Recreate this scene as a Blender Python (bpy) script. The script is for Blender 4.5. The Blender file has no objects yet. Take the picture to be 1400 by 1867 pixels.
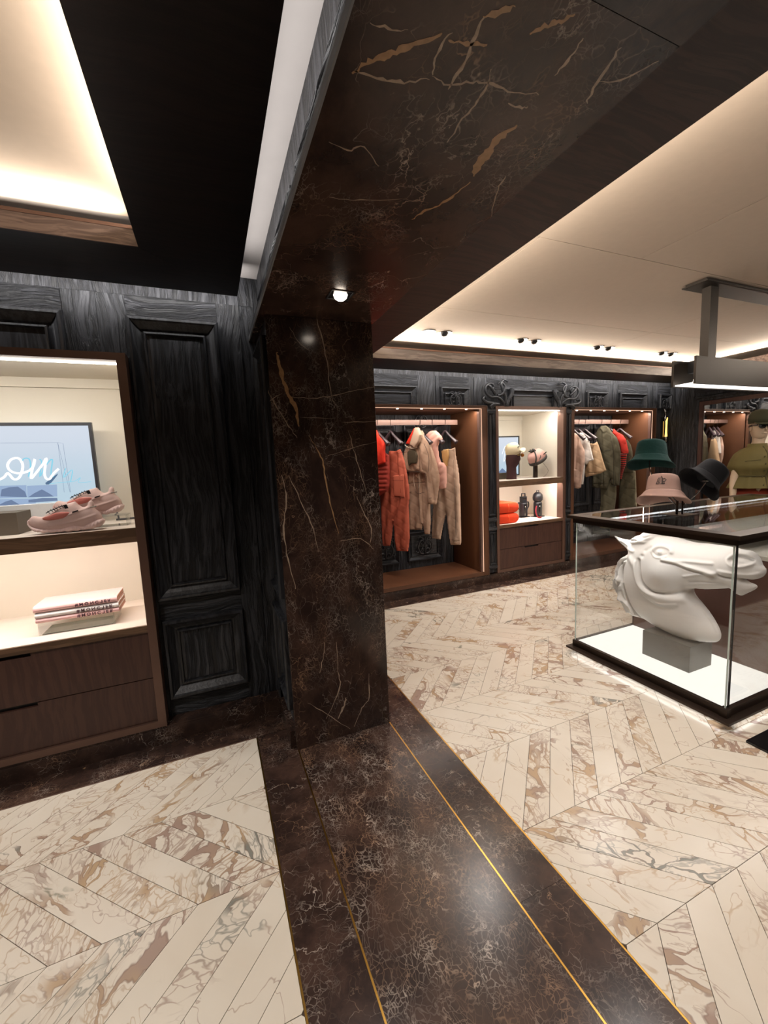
import bpy, bmesh, math, random, json
import numpy as np
from mathutils import Vector, Matrix, noise as mnoise
R_ = random.Random(7)
PI = math.pi
S = bpy.context.scene
COL = S.collection
# ---------------- camera, world, exposure ----------------
cam = bpy.data.objects.new('camera', bpy.data.cameras.new('camera'))
COL.objects.link(cam)
cam.data.sensor_fit = 'HORIZONTAL'; cam.data.sensor_width = 36.0
cam.data.lens = 750.68 / 1400 * 36.0
cam.data.clip_start = 0.02
r0, r1, r2 = (0.9205373, -0.38816062, -0.0440729), (-0.08619681, -0.0917796, -0.99204164), (0.3810265, 0.91701027, -0.11794476)
m = Matrix(((r0[0], -r1[0], -r2[0]), (r0[1], -r1[1], -r2[1]), (r0[2], -r1[2], -r2[2]))).to_4x4()
m.translation = (0, 0, 1.5)
cam.matrix_world = m
S.camera = cam
w = bpy.data.worlds.new('world'); S.world = w; w.use_nodes = True
w.node_tree.nodes['Background'].inputs[0].default_value = (1.0, 0.93, 0.88, 1)
w.node_tree.nodes['Background'].inputs[1].default_value = 0.4
S.view_settings.view_transform = 'Standard'; S.view_settings.look = 'None'
S.view_settings.gamma = 1; S.view_settings.use_curve_mapping = False
S.view_settings.exposure = 0.0

WARM = (1.0, 0.86, 0.72); NEUT = (1.0, 0.945, 0.90); COOL = (1.0, 0.965, 0.95)
def area(name, loc, rot, sx, sy, power, color=WARM, spread=PI):
    L = bpy.data.lights.new(name, 'AREA'); L.shape = 'RECTANGLE'; L.size = sx; L.size_y = sy
    L.energy = power; L.color = color; L.spread = spread
    o = bpy.data.objects.new(name, L); COL.objects.link(o); o.location = loc; o.rotation_euler = rot
    return o
def spot(name, loc, aim, power, angle=60, blend=0.6, color=WARM, size=0.03):
    L = bpy.data.lights.new(name, 'SPOT'); L.energy = power; L.color = color
    L.spot_size = math.radians(angle); L.spot_blend = blend; L.shadow_soft_size = size
    o = bpy.data.objects.new(name, L); COL.objects.link(o); o.location = loc
    o.rotation_euler = (Vector(aim) - Vector(loc)).to_track_quat('-Z', 'Y').to_euler()
    return o
UP = (PI, 0, 0); DOWN = (0, 0, 0)
# room heights
ZC = 2.60; ZB = 2.40; ZF = 2.475
# cove lights (LED strips lying on top of the dropped beams)
area('cove_left_side', (-0.12, 0.2, 2.50), (PI, -0.9, 0), 0.03, 3.4, 21, WARM)
area('cove_left_back', (-1.35, 2.06, 2.50), (PI + 0.7, 0, 0), 2.2, 0.03, 13, WARM)
area('gap_left_back', (-1.2, 2.388, 2.455), (PI / 2 + .1, 0, 0), 2.9, 0.02, 10, COOL)
area('gap_left_side', (0.220, 0.3, 2.455), (0, -PI / 2 - .3, 0), 0.02, 3.9, 6.0, COOL)
area('cove_right_side', (1.28, 0.9, 2.515), (PI, 0.95, 0), 0.03, 4.6, 62, WARM)
area('cove_right_back', (3.5, 3.45, 2.515), (PI + 0.8, 0, 0), 4.4, 0.03, 55, WARM)
area('cove_right_far', (5.78, 1.6, 2.515), (PI, -0.9, 0), 0.03, 3.4, 42, WARM)
area('gap_right_back', (3.6, 3.778, 2.475), (PI / 2 + .1, 0, 0), 5.2, 0.02, 22, COOL)
# fill spots added below the ceiling for general light, without any fixtures
for i, (x, y, p) in enumerate([(-0.9, 1.0, 88), (-1.2, -0.6, 70), (-2.2, 1.0, 55), (2.2, 1.4, 62), (2.0, 0.2, 66), (3.6, 0.4, 70), (3.4, 2.7, 60), (5.0, 1.4, 66), (2.0, 2.8, 58), (2.0, -1.3, 60), (4.4, -1.2, 60)]):
    spot('downlight', (x, y, 2.5), (x, y, 0), p * 0.86, 130, 0.9, NEUT, 0.10)
# ---------------- mesh helpers ----------------
def mesh_obj(name, verts, faces, mat, parent=None, smooth=False, recalc=True, mats=None, fmi=None):
    me = bpy.data.meshes.new(name)
    off = Vector(parent['_base']) if parent is not None and '_base' in parent else Vector((0, 0, 0))
    p = parent
    me.from_pydata([tuple(Vector(v) - off) for v in verts], [], faces)
    if recalc:
        bm = bmesh.new(); bm.from_mesh(me)
        bmesh.ops.recalc_face_normals(bm, faces=bm.faces); bm.to_mesh(me); bm.free()
    for mm in (mats or [mat]): me.materials.append(mm)
    if fmi is not None: me.polygons.foreach_set('material_index', fmi)
    if smooth: me.polygons.foreach_set('use_smooth', [True] * len(me.polygons))
    me.update()
    o = bpy.data.objects.new(name, me); COL.objects.link(o)
    if parent is not None:
        o.parent = parent; o['_base'] = list(off)
    else: o['_base'] = [0, 0, 0]
    return o
def tag(o, label, cat, group=None):
    o['label'] = label; o['category'] = cat
    if group: o['group'] = group
    return o
def thing(name, label, cat, loc, group=None):
    o = bpy.data.objects.new(name, None); COL.objects.link(o); o.location = loc; o['_base'] = list(loc)
    o.empty_display_size = 0.05
    return tag(o, label, cat, group)
def struct(o): o['kind'] = 'structure'; return o
class MB:
    def __init__(s): s.v = []; s.f = []
    def add(s, v, f):
        n = len(s.v); s.v += [tuple(p) for p in v]; s.f += [tuple(i + n for i in q) for q in f]; return s
    def box(s, x0, x1, y0, y1, z0, z1, M=None):
        v = [(x, y, z) for z in (z0, z1) for y in (y0, y1) for x in (x0, x1)]
        if M is not None: v = [tuple(M @ Vector(p)) for p in v]
        return s.add(v, [(0, 2, 3, 1), (4, 5, 7, 6), (0, 1, 5, 4), (2, 6, 7, 3), (0, 4, 6, 2), (1, 3, 7, 5)])
    def prism(s, poly, P, h0, h1):
        n = len(poly)
        v = [P(u, w_, h0) for u, w_ in poly] + [P(u, w_, h1) for u, w_ in poly]
        return s.add(v, [tuple(range(n))[::-1], tuple(range(n, 2 * n))] + [(i, (i + 1) % n, n + (i + 1) % n, n + i) for i in range(n)])
    def tube(s, pts, r, n=8, flat=1.0, caps=True):
        pts = [Vector(p) for p in pts]; N = len(pts)
        rr = r if isinstance(r, (list, tuple)) else [r] * N
        t0 = (pts[1] - pts[0]).normalized()
        a = t0.orthogonal().normalized(); rings = []
        for i, p in enumerate(pts):
            t = (pts[min(i + 1, N - 1)] - pts[max(i - 1, 0)])
            t = t.normalized() if t.length > 1e-9 else t0
            a = (a - t * a.dot(t)); a = a.normalized() if a.length > 1e-6 else t.orthogonal().normalized()
            b = t.cross(a)
            rings.append([p + (a * math.cos(2 * PI * k / n) + b * math.sin(2 * PI * k / n) * flat) * rr[i] for k in range(n)])
        v = [q for g_ in rings for q in g_]
        f = [(i * n + k, i * n + (k + 1) % n, (i + 1) * n + (k + 1) % n, (i + 1) * n + k) for i in range(N - 1) for k in range(n)]
        if caps: f += [tuple(range(n))[::-1], tuple((N - 1) * n + k for k in range(n))]
        return s.add(v, f)
    def lathe(s, prof, M=None, n=32, sx=1.0, sy=1.0, fn=None):
        M = M or Matrix()
        v = []
        for j, (r, z) in enumerate(prof):
            for k in range(n):
                a = 2 * PI * k / n
                q = Vector((r * sx * math.cos(a), r * sy * math.sin(a), z))
                if fn: q = fn(q, a, j)
                v.append(M @ q)
        f = [(j * n + k, j * n + (k + 1) % n, (j + 1) * n + (k + 1) % n, (j + 1) * n + k) for j in range(len(prof) - 1) for k in range(n)]
        f += [tuple(range(n))[::-1], tuple((len(prof) - 1) * n + k for k in range(n))]
        return s.add(v, f)
    def moulding(s, u0, u1, w0, w1, prof, P, cap=True):
        rings = []
        for d, h in prof:
            rings.append([P(u0 + d, w0 + d, h), P(u1 - d, w0 + d, h), P(u1 - d, w1 - d, h), P(u0 + d, w1 - d, h)])
        v = [q for g_ in rings for q in g_]
        f = [(i * 4 + k, i * 4 + (k + 1) % 4, (i + 1) * 4 + (k + 1) % 4, (i + 1) * 4 + k) for i in range(len(rings) - 1) for k in range(4)]
        if cap: L_ = (len(rings) - 1) * 4; f.append((L_, L_ + 1, L_ + 2, L_ + 3))
        return s.add(v, f)
    def build(s, name, mat, parent=None, smooth=False, recalc=True):
        return mesh_obj(name, s.v, s.f, mat, parent, smooth, recalc)
def box(name, x0, x1, y0, y1, z0, z1, mat, parent=None, bevel=0.0):
    o = MB().box(x0, x1, y0, y1, z0, z1).build(name, mat, parent)
    if bevel:
        bm = bmesh.new(); bm.from_mesh(o.data)
        bmesh.ops.bevel(bm, geom=bm.edges[:] + bm.verts[:], offset=bevel, segments=2, affect='EDGES', profile=0.5)
        bm.to_mesh(o.data); bm.free()
    return o
def smooth_poly(pts, k=3, closed=True):
    out = []; n = len(pts)
    rng = range(n) if closed else range(n - 1)
    for i in rng:
        if closed: p0, p1, p2, p3 = pts[i - 1], pts[i], pts[(i + 1) % n], pts[(i + 2) % n]
        else: p0, p1, p2, p3 = pts[max(i - 1, 0)], pts[i], pts[i + 1], pts[min(i + 2, n - 1)]
        for j in range(k):
            t = j / k
            out.append(tuple(0.5 * (2 * b + (c - a) * t + (2 * a - 5 * b + 4 * c - d) * t * t + (3 * b - a - 3 * c + d) * t ** 3) for a, b, c, d in zip(p0, p1, p2, p3)))
    if not closed: out.append(tuple(pts[-1]))
    return out
def seg_dist(U, V, line):
    P = np.array(line, float)
    if len(P) == 1: d2 = (U - P[0, 0]) ** 2 + (V - P[0, 1]) ** 2; return np.sqrt(d2), (U * 0 + P[0, 0], U * 0 + P[0, 1])
    best = np.full(U.shape, 1e9); bu = np.zeros_like(U); bv = np.zeros_like(V)
    for a, b in zip(P[:-1], P[1:]):
        e = b - a; l = max(e @ e, 1e-12)
        t = np.clip(((U - a[0]) * e[0] + (V - a[1]) * e[1]) / l, 0, 1)
        qu, qv = a[0] + t * e[0], a[1] + t * e[1]
        d = (U - qu) ** 2 + (V - qv) ** 2
        m_ = d < best; best = np.where(m_, d, best); bu = np.where(m_, qu, bu); bv = np.where(m_, qv, bv)
    return np.sqrt(best), (bu, bv)
def inflate(name, poly, P, thick, mat, parent=None, res=0.008, strokes=(), fn=None, power=0.5, k=3, back=True, cap=None, it=None):
    """a solid rounded form: closed outline, thickness from a relaxed height field, relief strokes on the faces"""
    if k > 1: poly = smooth_poly(poly, k)
    A = np.array(poly); lo = A.min(0) - 2 * res; hi = A.max(0) + 2 * res
    nu = int((hi[0] - lo[0]) / res) + 1; nv = int((hi[1] - lo[1]) / res) + 1
    U, V = np.meshgrid(lo[0] + np.arange(nu) * res, lo[1] + np.arange(nv) * res, indexing='ij')
    ins = np.zeros(U.shape, bool); n = len(A)
    for i in range(n):
        x1, y1 = A[i]; x2, y2 = A[(i + 1) % n]
        if abs(y2 - y1) < 1e-12: continue
        c = ((y1 > V) != (y2 > V)) & (U < (x2 - x1) * (V - y1) / (y2 - y1) + x1)
        ins ^= c
    dist, (bu, bv) = seg_dist(U, V, list(map(tuple, A)) + [tuple(A[0])])
    ins &= dist > res * 0.35
    H = np.zeros(U.shape)
    for _ in range(it or 350):
        H[1:-1, 1:-1] = 0.25 * (H[2:, 1:-1] + H[:-2, 1:-1] + H[1:-1, 2:] + H[1:-1, :-2]) + res * res
        H[~ins] = 0
    Hn = H / max(H.max(), 1e-12)
    Hh = thick * Hn ** power
    if cap: Hh = np.minimum(Hh, cap + (Hh - cap) * 0.25)
    D_ = np.zeros(U.shape)
    for line, amp, sg in strokes:
        d, _q = seg_dist(U, V, smooth_poly(line, 3, False) if len(line) > 2 else line)
        D_ += amp * np.exp(-(d / sg) ** 2)
    if fn is not None: D_ += fn(U, V, Hn)
    edge = np.clip(dist / (3 * res), 0, 1)
    F = Hh + D_ * edge
    near = np.zeros(U.shape, bool)
    for du in (-1, 0, 1):
        for dv in (-1, 0, 1): near |= np.roll(np.roll(ins, du, 0), dv, 1)
    bord = near & ~ins
    UU = np.where(bord, bu, U); VV = np.where(bord, bv, V); F = np.where(bord, 0, F)
    idx = -np.ones(U.shape, int); verts = []; bidx = -np.ones(U.shape, int)
    for i, j in zip(*np.nonzero(near)):
        idx[i, j] = len(verts); verts.append(P(UU[i, j], VV[i, j], max(F[i, j], 0.0)))
    if back:
        for i, j in zip(*np.nonzero(near)):
            if bord[i, j]: bidx[i, j] = idx[i, j]
            else: bidx[i, j] = len(verts); verts.append(P(UU[i, j], VV[i, j], -Hh[i, j]))
    faces = []
    for i in range(nu - 1):
        for j in range(nv - 1):
            q = (idx[i, j], idx[i + 1, j], idx[i + 1, j + 1], idx[i, j + 1])
            if min(q) < 0 or not (ins[i, j] or ins[i + 1, j] or ins[i + 1, j + 1] or ins[i, j + 1]): continue
            faces.append(tuple(int(t) for t in q))
            if back:
                q = (bidx[i, j], bidx[i, j + 1], bidx[i + 1, j + 1], bidx[i + 1, j]); faces.append(tuple(int(t) for t in q))
    return mesh_obj(name, verts, faces, mat, parent, smooth=True)
def PY(y0): return lambda u, w_, h: (u, y0 - h, w_)          # wall facing the camera side (-Y)
def PX(x0): return lambda u, w_, h: (x0 - h, u, w_)          # plane facing -X
def PXp(x0): return lambda u, w_, h: (x0 + h, u, w_)
def cut_below(o, z, keep='above'):
    bm = bmesh.new(); bm.from_mesh(o.data)
    bmesh.ops.bisect_plane(bm, geom=bm.verts[:] + bm.edges[:] + bm.faces[:], plane_co=(0, 0, z), plane_no=(0, 0, 1), clear_inner=True)
    bm.to_mesh(o.data); bm.free(); return o
def text_obj(name, body, P, u, w_, size, mat, parent, h=0.001, mirror=False, flip=False, bold=0.0, width=None):
    c = bpy.data.curves.new('t', 'FONT'); c.body = body; c.size = size; c.extrude = 0.0005; c.offset = bold; c.align_x = 'CENTER'
    o = bpy.data.objects.new('t', c); COL.objects.link(o)
    me = o.to_mesh(); vs = [v.co.copy() for v in me.vertices]; fs = [tuple(p.vertices) for p in me.polygons]; o.to_mesh_clear()
    bpy.data.objects.remove(o)
    if not vs: return None
    hi = size * 0.7; x0 = min(v.x for v in vs); x1 = max(v.x for v in vs); cx_ = (x0 + x1) / 2
    k = (width / (x1 - x0)) if width else 1
    out = []
    for v in vs:
        x = (v.x - cx_) * k; y = v.y
        if mirror: x = -x
        if flip: y = hi - y
        out.append(P(u + x, w_ + y, h + v.z))
    return mesh_obj(name, out, fs, mat, parent)
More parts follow.
